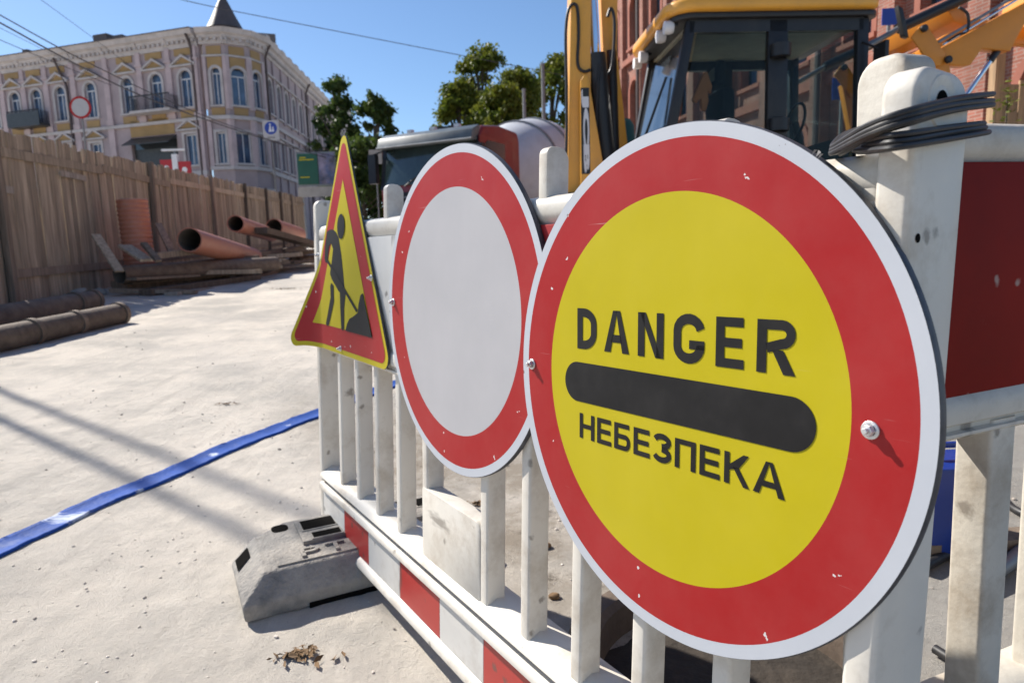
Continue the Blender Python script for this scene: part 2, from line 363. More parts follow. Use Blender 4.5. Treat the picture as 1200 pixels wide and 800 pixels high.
M['sign_red'] = mat('red_advert', (.40,.022,.03), .5, var=.1)
M['green_ad'] = mat('green_advert', (.006,.075,.045), .4, var=.12)
M['photo_ad'] = mat('picture_advert', (.16,.14,.2), .4, var=.8, vs=2.2, dirt=.9, dcol=(.03,.08,.22), ds=1.6, dth=.45)
M['leaf_litter'] = mat('dry_leaves', (.17,.10,.045), .85, var=.4, vs=30)
M['soil'] = mat('dark_wet_soil', (.035,.027,.02), .95, var=.4, vs=12, bump=1, bs=30)
M['stone'] = mat('grey_pebble', (.42,.37,.32), .9, var=.3, vs=9, rnd=.4)
M['crumb'] = mat('sand_crumb', (.70,.63,.55), .95, var=.35, vs=9, spec=.1)
M['teal'] = mat('teal_cover', (.03,.13,.15), .7, var=.2)
M['rag'] = mat('orange_cloth', (.50,.17,.06), .85, var=.2)
M['blue_tarp'] = mat('blue_plastic_can', (.008,.035,.24), .4, var=.15)
M['concrete'] = mat('concrete', (.33,.31,.285), .9, var=.15, vs=3, bump=.3, bs=20)

# ground: pale trodden sand and dust over an old road
def groundmat():
    m = bpy.data.materials.new('sandy_road'); m.use_nodes = True; t = m.node_tree; N = t.nodes; L = t.links; b = N['Principled BSDF']
    tc = N.new('ShaderNodeTexCoord'); P = tc.outputs['Object']
    def noi(scale, det=10, rough=.62, dist=0):
        n = N.new('ShaderNodeTexNoise'); n.inputs['Scale'].default_value = scale; n.inputs['Detail'].default_value = det
        n.inputs['Roughness'].default_value = rough; n.inputs['Distortion'].default_value = dist; L.new(P, n.inputs['Vector']); return n.outputs[0]
    def mr(s, a, b_, c=0, d=1):
        r = N.new('ShaderNodeMapRange'); r.inputs[1].default_value = a; r.inputs[2].default_value = b_; r.inputs[3].default_value = c; r.inputs[4].default_value = d; L.new(s, r.inputs[0]); return r.outputs[0]
    def mix(f, a, c):
        x = N.new('ShaderNodeMixRGB')
        if isinstance(f, float): x.inputs[0].default_value = f
        else: L.new(f, x.inputs[0])
        if isinstance(a, tuple): x.inputs[1].default_value = (*a, 1)
        else: L.new(a, x.inputs[1])
        if isinstance(c, tuple): x.inputs[2].default_value = (*c, 1)
        else: L.new(c, x.inputs[2])
        return x.outputs[0]
    def mul(a, c):
        x = N.new('ShaderNodeMath'); x.operation = 'MULTIPLY'
        for i, s in enumerate((a, c)):
            if isinstance(s, float): x.inputs[i].default_value = s
            else: L.new(s, x.inputs[i])
        return x.outputs[0]
    sp = N.new('ShaderNodeSeparateXYZ'); L.new(P, sp.inputs[0])
    base = mix(mr(noi(1.1, 12, .72, .2), .38, .58), (.46,.43,.385), (.70,.635,.55))
    base = mix(mul(mr(noi(5, 12, .75), .5, .72), .55), base, (.70,.64,.56))
    base = mix(mul(mr(noi(14, 10, .8), .56, .70), .5), base, (.44,.39,.335))
    def streak(rot, sc, a, b_, amt, col, base):
        mp = N.new('ShaderNodeMapping'); mp.inputs['Rotation'].default_value = (0,0,rot); mp.inputs['Scale'].default_value = sc; L.new(P, mp.inputs[0])
        n = N.new('ShaderNodeTexNoise'); n.inputs['Scale'].default_value = 1; n.inputs['Detail'].default_value = 12; n.inputs['Roughness'].default_value = .72; L.new(mp.outputs[0], n.inputs['Vector'])
        return mix(mul(mr(n.outputs[0], a, b_), amt), base, col), n.outputs[0]
    base, st1 = streak(-.95, (9, 1.1, 1), .52, .70, .55, (.43,.395,.35), base)
    base, st2 = streak(.7, (14, 1.6, 1), .56, .72, .45, (.40,.365,.32), base)
    base, st3 = streak(-.3, (30, 5, 1), .58, .70, .5, (.78,.72,.64), base)
    # bare grey asphalt scuffs where the sand is swept thin
    base = mix(mul(mr(noi(.45, 8, .6, .3), .54, .66), .45), base, (.36,.345,.33))
    # fine grit
    base = mix(mul(mr(noi(190, 4, .7), .60, .72), .55), base, (.20,.175,.15))
    base = mix(mul(mr(noi(120, 4, .7), .62, .74), .45), base, (.66,.61,.54))
    # dug-over brown earth behind the plastic barriers
    dx = N.new('ShaderNodeMath'); dx.operation = 'MULTIPLY_ADD'; L.new(sp.outputs[0], dx.inputs[0]); dx.inputs[1].default_value = .84
    dy = N.new('ShaderNodeMath'); dy.operation = 'MULTIPLY'; L.new(sp.outputs[1], dy.inputs[0]); dy.inputs[1].default_value = .54; L.new(dy.outputs[0], dx.inputs[2])
    side = mul(mr(dx.outputs[0], .78, 1.1), mr(sp.outputs[1], 3.4, 4.6, 1, 0))
    base = mix(mul(side, mr(noi(2.2, 12, .72), .38, .58, 0, .75)), base, (.235,.19,.14))
    base = mix(mul(side, mul(mr(noi(7, 12, .8), .55, .66), .8)), base, (.06,.048,.036))
    grey = mul(mr(sp.outputs[0], .75, 1.05), mr(sp.outputs[1], 6, 9, 1, 0)); base = mix(mul(grey, .75), base, (.33,.315,.29))
    L.new(base, b.inputs['Base Color']); b.inputs['Roughness'].default_value = .95; b.inputs['Specular IOR Level'].default_value = .15
    h1 = noi(6, 15, .82, 0); h2 = noi(70, 8, .8); h3 = noi(260, 4, .8)
    a1 = N.new('ShaderNodeMath'); a1.operation = 'MULTIPLY_ADD'; L.new(h1, a1.inputs[0]); a1.inputs[1].default_value = 3.0; L.new(h2, a1.inputs[2])
    a2 = N.new('ShaderNodeMath'); a2.operation = 'MULTIPLY_ADD'; L.new(h3, a2.inputs[0]); a2.inputs[1].default_value = .7; L.new(a1.outputs[0], a2.inputs[2])
    bp = N.new('ShaderNodeBump'); bp.inputs['Strength'].default_value = .7; bp.inputs['Distance'].default_value = .013
    L.new(a2.outputs[0], bp.inputs['Height']); L.new(bp.outputs[0], b.inputs['Normal'])
    return m
M['ground'] = groundmat()

# ------------------------------------------------------------------ ground
def gh(x, y):
    z = G(x, y)
    d = max(0, 1-max(0, abs(x+1.5)-6)/4)*max(0, 1-max(0, y-12)/5)
    if d > 0:
        z += d*(.010*noise.noise((x*.9, y*.9, 0)) + .007*noise.noise((x*2.7, y*2.7, 3)) + .004*noise.noise((x*8, y*8, 7)) - .004)
        if -3 < x < 2 and .8 < y < 4.6:
            q = noise.noise((x*.8, y*.8, 9)); k = .55+.6*max(0, q+.2)
            z += k*(.0030*noise.noise((x*17, y*17, 1)) + .0022*noise.noise((x*36, y*36, 5)) + .010*max(0, noise.noise((x*22+3, y*22, 11))-.42))
    return z
def axis(lo, marks, hi, grow):
    """marks: (start, end, step) runs laid end to end"""
    c = []
    for a, b, st in marks:
        n = max(1, round((b-a)/st)); c += [a+(b-a)*i/n for i in range(n)]
    c.append(marks[-1][1]); s_ = marks[-1][2]; x = c[-1]
    while x+s_*grow < hi: s_ *= grow; x += s_; c.append(x)
    c.append(hi); s_ = marks[0][2]; x = c[0]
    while x-s_*grow > lo: s_ *= grow; x -= s_; c.insert(0, x)
    c.insert(0, lo); return c
xs = axis(-900, ((-8,-2.7,.08),(-2.7,.9,.016),(.9,4,.07)), 900, 1.25); ys = axis(-60, ((0,1,.08),(1,4.2,.018),(4.2,9,.07)), 1500, 1.2)
V = [(x, y, gh(x, y)) for y in ys for x in xs]; nx = len(xs)
FA = [(j*nx+i, j*nx+i+1, (j+1)*nx+i+1, (j+1)*nx+i) for j in range(len(ys)-1) for i in range(nx-1)]
me = bpy.data.meshes.new('ground'); me.from_pydata(V, [], FA); me.shade_smooth(); me.materials.append(M['ground'])
ground = bpy.data.objects.new('ground', me); link(ground); tag(ground, 'pale sandy dusty ground of the dug up street', kind='structure')

# ------------------------------------------------------------------ plastic barrier (own frame: x along it, y to the back, z up)
BM3 = Matrix(((.53897,.84149,.03753),(-.84233,.53842,.02433),(.00027,-.04473,.999)))
BC = Vector((.5126,-.6554,.8803))
BFR = Matrix.Translation(Vector((0,0,CAMH)) - BM3 @ BC) @ BM3.to_4x4()
def bpt(u, y, z): return BFR @ Vector((u, y, z))

SLATS = [-1.506,-1.355,-1.206,-1.06,-.905,-.632,-.483,-.331,-.185,-.036]
def make_barrier(frame, label, x0=-1.695, x1=.177, boards=None, stripes=True, panel=True, red_first=False, old=False):
    pm = M['plastic_old'] if old else M['plastic']
    # the root sits on the barrier's base
    base = frame @ Matrix.Translation((-.74, .04, -.012))
    r = empty('plastic_barrier', None, label, 'barrier', group='white plastic road barriers', mat4=base)
    off = Matrix.Translation((.74, -.04, .012))
    def put(name, bm, m, bevel=0, seg=2, parent=None, smooth=40):
        if parent is None: bmesh.ops.transform(bm, matrix=off, verts=bm.verts)
        return obj(name, bm, m, parent or r, bevel, seg, smooth)
    # end posts, side profile rounded at the front top
    fw = .05 if old else .03; sd = .05 if old else .045
    put('end_post', prism(NB(), rrect(.004, .072 if old else .092, -.008, 1.064 if old else 1.07, (.006,.006,.03,.022), 7), x0, x0+(.05 if old else .034), 'x'), pm, .009, 3)
    pr = put('end_post', prism(NB(), rrect(-.002, .100, -.008, 1.063, (.006,.006,.036,.026), 8), x1-.034, x1, 'x'), pm, .011, 3)
    put('post_gusset', prism(NB(), rrect(.012, .088, .70, .985, .01), x1-.062, x1-.032, 'x'), pm, .012, 3)
    if stripes:
        RY = lambda y, z, dx: off @ Matrix.Translation((x1+dx, y, z)) @ Matrix.Rotation(pi/2, 4, 'Y')
        h = NB(); lathe(h, [(.027,-.002),(.024,.0016),(.019,.0016),(.0125,-.001),(.0085,-.0012)], 28, RY(.043, 1.033, 0)); obj('hole_rim', h, pm, pr)
        h = NB(); lathe(h, [(0,.0008),(.0105,.0008)], 24, RY(.043, 1.033, 0)); obj('bolt_hole_shade', h, M['hole_shade'], pr)  # flat disc painted as the darkness of the hole
        h = NB(); lathe(h, [(0,.0006),(.0045,.0006)], 16, RY(.018, .905, 0)); obj('bolt_hole_shade', h, M['hole_shade'], pr)
    # top rail: round-shouldered tube
    prof = [(.030,.905),(.022,.925),(.020,.944),(.014,.950),(.010,.960),(.010,.974),(.014,.984),(.026,.990),(.05,.991),(.076,.984),(.086,.965),(.084,.945),(.07,.905)]
    put('top_rail', prism(NB(), prof, x0+.03, x1-.03, 'x'), pm, 0, smooth=50)
    for a in ((-1.137, -.449, -.085) if stripes else (-1.137, -.449)):
        put('rail_stub', prism(NB(), rrect(.018, .064, .984, 1.072 if a < -.2 else 1.057, (.002,.002,.022,.014)), a, a+.024, 'x'), pm, .006, 2)
    # upper reflective boards, recessed
    for a, b, c in boards:
        bb = put('upper_board', bx(a+.002, b-.002, .0095, .026, .652, .942), M[c], .002)
    # board frame
    put('middle_rail', prism(NB(), [(.012,.654),(.004,.646),(.002,.63),(.004,.618),(.014,.612),(.014,.606),(.006,.604),(.006,.600),(.014,.594),(.04,.592),(.08,.594),(.08,.654)], x0+.03, x1-.03, 'x'), pm)
    # slats: narrow blades on edge
    for q in [q for q in SLATS if q > x0+.05]:
        put('slat', prism(NB(), rrect(q, q+fw, .010, .010+sd, .006, 3), .17, .61, 'z'), pm, 0, smooth=50)
    if panel:
        put('blank_panel', prism(NB(), rrect(-.902, -.629, .165, .352, (.004,.004,.02,.01)), .008, .05, 'y'), pm, .007)
    # lower rail: ledge, groove, striped band, lip
    prof = [(.085,.19),(.034,.198),(.014,.188),(-.002,.178),(-.006,.170),(-.001,.164),(.008,.161),(.030,.159),(.030,.153),(.006,.151),(-.003,.148),(-.009,.141),(-.008,.131),(.002,.126),(.007,.122),(.007,.016),(-.004,.011),(-.010,.002),(-.008,-.008),(.002,-.012),(.085,-.012)]
    put('bottom_rail', prism(NB(), prof, x0+.03, x1-.03, 'x'), pm, 0, smooth=50)
    if stripes:
        e = [-1.66,-1.454,-1.251,-1.03,-.805,-.607,-.40,-.19,.02,.145]
        for i in range(len(e)-1):
            put('stripe_panel', bx(e[i]+.0004, e[i+1]-.0004, .0045, .0085, .018, .120), M['stripe_white'] if i % 2 == 0 else M['stripe_red'], .0008, 1)
    return r
bar1 = make_barrier(BFR, 'white slatted plastic barrier with red and white striped base, carrying the road signs',
    boards=[(-1.66,-.93,'board_white'),(-.93,-.34,'film_red'),(-.34,.142,'board_white')])
# second barrier stands behind the first one's end and runs off to the back right
d2 = Vector((.929,.37,0)).normalized()
X2 = Vector((d2.x, d2.y, .02)).normalized(); Z2 = Vector((0,0,1)); Y2 = Z2.cross(X2).normalized(); Z2 = X2.cross(Y2)
fr2 = Matrix((( X2.x,Y2.x,Z2.x,0),(X2.y,Y2.y,Z2.y,0),(X2.z,Y2.z,Z2.z,0),(0,0,0,1)))
org = Vector((.402,.762,0))+d2*.072; org.z = CAMH+.126-.988
fr2 = Matrix.Translation(org) @ fr2 @ Matrix.Translation((1.695, 0, 0))
bar2 = make_barrier(fr2, 'white plastic barrier with long dark red board, behind the post with the coiled cable',
    boards=[(-1.635,.142,'board_red')], stripes=False, panel=False, old=True)

def stroke(bm, pts, t, closed=False):
    P = [Vector(p) for p in pts]; n = len(P); A = []; B = []
    for i in range(n):
        a = P[i-1] if (i > 0 or closed) else None; c = P[(i+1) % n] if (i < n-1 or closed) else None
        d1 = (P[i]-a).normalized() if a is not None else None; d2_ = (c-P[i]).normalized() if c is not None else None
        d1 = d1 or d2_; d2_ = d2_ or d1
        n1 = Vector((-d1.y, d1.x)); n2 = Vector((-d2_.y, d2_.x)); m_ = (n1+n2).normalized(); k = t/2/max(.35, m_.dot(n1))
        A.append(bm.verts.new((P[i].x+m_.x*k, P[i].y+m_.y*k, 0))); B.append(bm.verts.new((P[i].x-m_.x*k, P[i].y-m_.y*k, 0)))
    for i in range(n if closed else n-1):
        j = (i+1) % n; bm.faces.new((A[i], A[j], B[j], B[i]))
def arcp(cx, cz, rx, rz, a0, a1, n=9): return [(cx+rx*cos(radians(a0+(a1-a0)*k/n)), cz+rz*sin(radians(a0+(a1-a0)*k/n))) for k in range(n+1)]
def make_foot(name, u, yc, label):
    """recycled rubber base block; local x across barrier direction, built in the barrier heading but lying on the ground"""
    p = bpt(u, yc, -.09); rz = atan2(BM3[1][0], BM3[0][0])-.09
    n = Vector((-GX, -GY, 1)).normalized()
    ex = Vector((cos(rz), sin(rz), 0)); ex = (ex - n*ex.dot(n)).normalized(); ey = n.cross(ex)
    mw = Matrix(((ex.x,ey.x,n.x,p.x),(ex.y,ey.y,n.y,p.y),(ex.z,ey.z,n.z,G(p.x,p.y)+.0),(0,0,0,1)))
    r = empty(name, None, label, 'barrier foot', group='rubber barrier feet', mat4=mw)
    hw, hl = .205, .375
    # body: block with sloping shoulders, its far corners cut back
    bm = NB()
    def ring(z, i): return [bm.verts.new((x, y, z)) for x, y in ((hw-i,-hl+i*1.3),(hw-i,hl-i*1.3),(-.08,hl-i*1.3),(-hw+i,hl-.12-i),(-hw+i,-hl+.12+i),(-.08,-hl+i*1.3))]
    R = [ring(0,.004), ring(.046,0), ring(.053,.004), ring(.106,.045), ring(.112,.052)]
    for A, B in zip(R, R[1:]):
        for k in range(6): bm.faces.new((A[k], A[(k+1)%6], B[(k+1)%6], B[k]))
    bm.faces.new(R[0][::-1]); bm.faces.new(R[-1])
    bmesh.ops.recalc_face_normals(bm, faces=bm.faces)
    body = obj('block', bm, M['rubber'], r, .006, 2)
    for a, b, c, d, z0, z1 in ((.068,.145,-.27,.27,.104,.1165), (-.12,.045,-.18,.29,.104,.124)):
        obj('raised_pad', bx(a, b, c, d, z0, z1), M['rubber'], r, .005)
    # sockets and grip holes: solid faces painted dark as pocket shade, with raised rims
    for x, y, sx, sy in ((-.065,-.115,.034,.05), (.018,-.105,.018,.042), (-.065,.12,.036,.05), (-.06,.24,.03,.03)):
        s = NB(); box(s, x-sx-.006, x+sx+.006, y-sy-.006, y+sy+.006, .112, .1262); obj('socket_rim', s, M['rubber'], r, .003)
        obj('socket_shade', bx(x-sx, x+sx, y-sy, y+sy, .113, .1270), M['hole_shade'], r)
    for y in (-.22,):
        s = NB(); prism(s, rrect(-.135, -.085, y-.03, y+.02, .018), .095, .1135, 'z'); obj('grip_notch_shade', s, M['hole_shade'], r)
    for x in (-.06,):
        q_ = NB(); q_.faces.new([q_.verts.new(c_) for c_ in ((x,-.3655,.0620),(x+.075,-.3655,.0620),(x+.07,-.329,.0985),(x+.005,-.329,.0985))]); obj('end_notch_shade', q_, M['hole_shade'], r)  # flat quad on the slope, painted as the shade of a pocket
    obj('underside_notch_shade', bx(.19, .2065, -.20, .08, -.002, .014), M['hole_shade'], r)  # dark strip painted as the shade of a notch
    t = NB(); k = .022
    stroke(t, [(k/2,0),(k/2,1-k*9)] , .2); t.free(); t = NB()
    stroke(t, [(.1,0),(.1,.9),(.5,.9)]+arcp(.5,.68,.3,.22,90,-90)+[(.1,.46)], .18)
    stroke(t, [(1.2,.9),(2.1,.9)], .18); stroke(t, [(1.65,.81),(1.65,0)], .18)
    stroke(t, arcp(2.95,.6,.4,.31,20,180)+arcp(2.95,.4,.4,.31,180,360)+[(3.35,.46),(3.0,.46)], .18)
    e_ = bmesh.ops.extrude_face_region(t, geom=t.faces[:])
    for v in [g for g in e_['geom'] if isinstance(g, bmesh.types.BMVert)]: v.co.z += .08
    bmesh.ops.recalc_face_normals(t, faces=t.faces)
    bmesh.ops.transform(t, matrix=Matrix.Translation((.133, -.20, .1164)) @ Matrix.Rotation(pi/2, 4, 'Z') @ Matrix.Diagonal((.062,.052,.09,1)), verts=t.verts)
    obj('raised_letters', t, M['rubber'], r)
    return r
make_foot('barrier_foot', -1.492, .068, 'grey rubber barrier foot with sockets, under the far end of the signed barrier')

# ------------------------------------------------------------------ signs
def hexbolt(parent, u, y, z, r=.0062, washer=.0092, name='bolt'):
    bm = NB(); m = Matrix.Translation((u, y, z)) @ Matrix.Rotation(pi/2, 4, 'X')
    lathe(bm, [(washer,0),(washer,.0016),(washer*.9,.0022),(r*.98,.0022)], 24, m)
    lathe(bm, [(r,.002),(r,.0065),(r*.86,.0078),(0,.0078)], 6, m)
    lathe(bm, [(r*.5,.0077),(r*.5,.0115),(r*.42,.0122),(0,.0122)], 14, m)
    return obj(name, bm, M['bolt'], parent, smooth=30)
def round_sign(label, u, z, y, disc, tilt, bolts):
    mw = BFR @ Matrix.Translation((u, y, z)) @ Matrix.Rotation(-tilt, 4, 'Y')
    r = empty('road_sign', None, label, 'road sign', mat4=mw)
    R, Rr, Ri = .337, .320, .254
    RX = Matrix.Rotation(pi/2, 4, 'X')           # lathe axis z -> -y (towards the viewer)
    bm = NB(); lathe(bm, [(R-.004,-.010),(R+.0005,-.010),(R+.0012,-.004),(R,-.0004),(R-.001,-.0004)], 160, RX); obj('rim', bm, M['sign_edge'], r, smooth=30)
    bm = NB(); lathe(bm, [(0,-.004),(R-.002,-.004)], 96, RX); obj('back_plate', bm, M['metal_back'], r)
    bm = NB(); lathe(bm, [(R-.0005,0),(Rr,0)], 160, RX); obj('white_edge', bm, M['film_edge'], r)
    bm = NB(); lathe(bm, [(Rr,0),(Ri,0)], 160, RX); obj('red_ring', bm, M['film_red'], r)
    bm = NB(); lathe(bm, [(Ri,0),(0,0)], 160, RX); obj('centre_disc', bm, M[disc], r)
    for a, b in bolts: hexbolt(r, a, -.0002, b)
    return r
for_recalc = []
white_sign = round_sign('round blank white road sign with a red border, between the two yellow signs', -.7221, .7745, -.002, 'film_white', .01, [(-.31,.008)])
danger = round_sign('round yellow DANGER sign with red border and black bar', -.1135, .716, -.009, 'film_yellow', .027, [(-.309,.0),(.274,-.004)])
def front(name, pts, y0, parent, m, th=.0005):
    bm = NB(); f = bm.faces.new([bm.verts.new((p[0], y0, p[1])) for p in pts])
    bmesh.ops.triangulate(bm, faces=bm.faces); return obj(name, bm, m, parent, smooth=None)
def fr(bm, m): bmesh.ops.transform(bm, matrix=m, verts=bm.verts); return bm
capsule = disc_pts(-.186, 0, .0305, 20, pi/2, 1.5*pi) + disc_pts(.186, 0, .0305, 20, -pi/2, pi/2)
front('black_bar', [(p[0], p[1]-.014) for p in capsule], -.0006, danger, M['film_black'])
RXT = Matrix.Rotation(pi/2, 4, 'X')
def poly(bm, pts): bm.faces.new([bm.verts.new((p[0], p[1], 0)) for p in pts])
def rect(bm, x0, x1, z0, z1): poly(bm, [(x0,z0),(x1,z0),(x1,z1),(x0,z1)])
def glyph(ch, w_, t):
    bm = NB(); h = t/2; v = t*.86; hv = v/2
    if ch == 'D':
        r = w_-h-.22; stroke(bm, [(h,hv)] + arcp(w_-h-r*.9,hv+.30,r*.9,.30,-90,0) + arcp(w_-h-r*.9,1-hv-.30,r*.9,.30,0,90) + [(h,1-hv)], t, True)
    elif ch in 'AА':
        c = w_/2; poly(bm, [(0,0),(1.08*t,0),(c+.02,1),(c-.58*t,1)]); poly(bm, [(w_-1.08*t,0),(w_,0),(c+.58*t,1),(c-.02,1)]); poly(bm, [(w_*.27,.24),(w_*.73,.24),(w_*.66,.24+v),(w_*.34,.24+v)])
    elif ch == 'N': rect(bm,0,t,0,1); rect(bm,w_-t,w_,0,1); poly(bm, [(t*.3,1),(t*1.15,1),(w_-t*.3,0),(w_-t*1.15,0)])
    elif ch == 'G':
        c = w_/2; stroke(bm, arcp(c,.66,c-h,.34-hv+.01,8,180) + arcp(c,.34,c-h,.34-hv+.01,180,360,12) + [(w_-h,.47-hv)], t); rect(bm, w_*.52, w_-.001, .47-v, .47)
    elif ch in 'EЕ': rect(bm,0,t,0,1); rect(bm,t,w_,0,v); rect(bm,t,w_*.93,.5-hv,.5+hv); rect(bm,t,w_*.97,1-v,1)
    elif ch == 'R':
        r = w_-h-.25; stroke(bm, [(t,1-hv)] + arcp(w_-.26-h*.3,.735,.26-h*.7,.265-hv,90,-90) + [(t,.47)], v); rect(bm,0,t,0,1); poly(bm, [(w_*.40,.44),(w_*.40+1.12*t,.44),(w_,0),(w_-1.15*t,0)])
    elif ch == 'Н': rect(bm,0,t,0,1); rect(bm,w_-t,w_,0,1); rect(bm,t,w_-t,.5-hv,.5+hv)
    elif ch == 'Б': rect(bm,0,t,0,1); rect(bm,t,w_*.92,1-v,1); stroke(bm, [(t,.60-hv)] + arcp(w_-.27,.30-.0,.27-h,.30-hv,90,-90) + [(t,hv)], v)
    elif ch == 'З':
        c = w_*.48; stroke(bm, arcp(c,.735,c-h+.02,.265-hv,165,-90,12), t); stroke(bm, arcp(c,.275,w_-c-h,.275-hv,90,-165,13), t)
    elif ch == 'П': rect(bm,0,t,0,1); rect(bm,w_-t,w_,0,1); rect(bm,t,w_-t,1-v,1)
    elif ch == 'К': rect(bm,0,t,0,1); poly(bm, [(t,.44),(t,.62),(w_*.78-.0,1),(w_,1),(w_*.62,.56)]); poly(bm, [(w_*.36,.56),(w_*.60,.56),(w_*1.04,0),(w_*.80,0)])
    return bm
def lettering(word, x0, z0, wd, ht, t, gap, widths):
    ws = [widths[c] for c in word]; k = (wd-gap*(len(word)-1))/sum(ws); x = x0
    for ch, q in zip(word, ws):
        b = glyph(ch, q*k/ht, t)
        for f in b.faces:
            f.normal_update()
            if f.normal.z < 0: f.normal_flip()
        fr(b, Matrix.Translation((x, -.0006, z0)) @ RXT @ Matrix.Scale(ht, 4)); x += q*k+gap
        obj('letter', b, M['film_black'], danger, smooth=None)
lettering('DANGER', -.186, .0385, .376, .060, .215, .0175, {'D':.62,'A':.72,'N':.66,'G':.70,'E':.56,'R':.68})
lettering('НЕБЕЗПЕКА', -.180, -.1005, .362, .0385, .205, .0065, {'Н':.62,'Е':.56,'Б':.60,'З':.58,'П':.62,'К':.62,'А':.74})
# bent rim flake near the top right of the danger sign
bm = NB()
for k, (a, l) in enumerate(((.915,.006),(.905,.004),(.93,.004))):
    c = Vector((.337*cos(a), -.001, .337*sin(a)))
    v = [bm.verts.new(c), bm.verts.new(c+Vector((.006,.0,.004))), bm.verts.new(c+Vector((.003+l*.4,-.004,l)))]
    bm.faces.new(v)
obj('torn_rim_edge', bm, M['bolt'], danger, smooth=None)

# triangular roadworks sign, near corner bent towards the road
tri = empty('road_sign', None, 'triangular yellow roadworks sign with a digging worker and a bent corner', 'road sign', mat4=BFR @ Matrix.Translation((-1.42, 0, .605)))
TS = .735; TR = Vector((-1.043+1.42, 0)); TL = Vector((-1.043+1.42-TS, 0)); TT = Vector(((TR.x+TL.x)/2+.006, .656))
def tri_pts(inset, r, n=8):
    c = (TR+TL+TT)/3; k = 1-inset/(TS*.2887); P = [c+(q-c)*k for q in (TL, TR, TT)]
    if r <= 0: return [(q.x, q.y) for q in P]
    out = []
    for i in range(3):
        q = P[i]; a = (P[i-1]-q).normalized(); b = (P[(i+1)%3]-q).normalized(); d = r/math.tan(radians(30))
        m = q+(a+b).normalized()*(r/sin(radians(30)))
        s = q+a*d; e = q+b*d; a0 = atan2((s-m).y,(s-m).x); a1 = atan2((e-m).y,(e-m).x)
        while a1 < a0: a1 += 2*pi
        out += [(m.x+r*cos(a0+(a1-a0)*k/n), m.y+r*sin(a0+(a1-a0)*k/n)) for k in range(n+1)]
    return out
BA = Vector((-1.62+1.42, .285)); BB = Vector((-1.585+1.42, 0)); BN = Vector((-(BA-BB).y, (BA-BB).x)).normalized()
if BN.x > 0: BN = -BN
def bend(co):
    p = Vector((co.x, co.z)); d = max(0, (p-BB).dot(BN)); dm = (TL-BB).dot(BN)
    t = d/dm
    y = co.y - .006 + .016*co.z/.6 - .076*(t**1.2)
    x = co.x + .034*t
    return Vector((x, y, co.z + .006*t*sin(t*5)))
def tri_layer(name, pts, y, m, solid=0):
    bm = NB()
    if solid:
        prism(bm, pts, y, y+solid, 'y')
    else:
        bm.faces.new([bm.verts.new((p[0], y, p[1])) for p in pts])
        bmesh.ops.recalc_face_normals(bm, faces=bm.faces)
        for f in bm.faces:
            if f.normal.y > 0: f.normal_flip()
    for k in range(26):
        co = Vector((BB.x, 0, BB.y)) + Vector((BN.x, 0, BN.y))*(k*.011)
        bmesh.ops.bisect_plane(bm, geom=bm.verts[:]+bm.edges[:]+bm.faces[:], plane_co=co, plane_no=(BN.x, 0, BN.y))
    bmesh.ops.triangulate(bm, faces=[f for f in bm.faces if len(f.verts) > 4])
    for v in bm.verts: v.co = bend(v.co)
    return obj(name, bm, m, tri, smooth=25 if solid else 60)
tri_layer('yellow_plate', tri_pts(0, .030), 0, M['film_yellow'])
tri_layer('back_plate', tri_pts(0, .030), .0006, M['sign_edge'], .004)
tri_layer('red_border', tri_pts(.014, .022), -.0007, M['film_red'])
tri_layer('yellow_field', tri_pts(.074, 0), -.0014, M['film_yellow'])
FIG = dict(
 worker_body=[(-1.547,.966),(-1.522,.972),(-1.49,.971),(-1.462,.962),(-1.439,.946),(-1.415,.897),(-1.4,.852),(-1.384,.794),(-1.376,.784),(-1.396,.774),(-1.442,.792),(-1.5,.823),(-1.518,.84),(-1.5,.88),(-1.49,.914),(-1.508,.931),(-1.528,.921),(-1.537,.894),(-1.54,.88),(-1.535,.872),(-1.561,.873),(-1.571,.887),(-1.565,.925)],
 worker_leg=[(-1.426,.789),(-1.376,.786),(-1.387,.742),(-1.387,.684),(-1.398,.676),(-1.412,.681),(-1.422,.74)],
 worker_leg2=[(-1.503,.813),(-1.482,.804),(-1.478,.757),(-1.509,.707),(-1.525,.684),(-1.546,.678),(-1.555,.686),(-1.536,.719),(-1.51,.769),(-1.513,.803)],
 shovel=[(-1.557,.882),(-1.545,.887),(-1.275,.744),(-1.285,.737)],
 earth_heap=[(-1.375,.679),(-1.167,.679),(-1.237,.793),(-1.253,.787),(-1.268,.762),(-1.274,.737),(-1.309,.725),(-1.34,.716),(-1.358,.702)])
for i, (k, p) in enumerate(FIG.items()):
    tri_layer('worker_leg' if k == 'worker_leg2' else k, [(a+1.42, b-.605) for a, b in p][::-1], -.0019-.0003*i, M['film_black'])
tri_layer('worker_head', [(-1.416+1.42+.032*cos(a*pi/12), .977-.605+.036*sin(a*pi/12)) for a in range(24)], -.0034, M['film_black'])
for a, b in ((-1.63,.895),(-1.18,.835),(-1.42,.622)):
    q = bend(Vector((a+1.42, -.0008, b-.605))); hexbolt(tri, q.x, q.y, q.z, .0055, .0085)

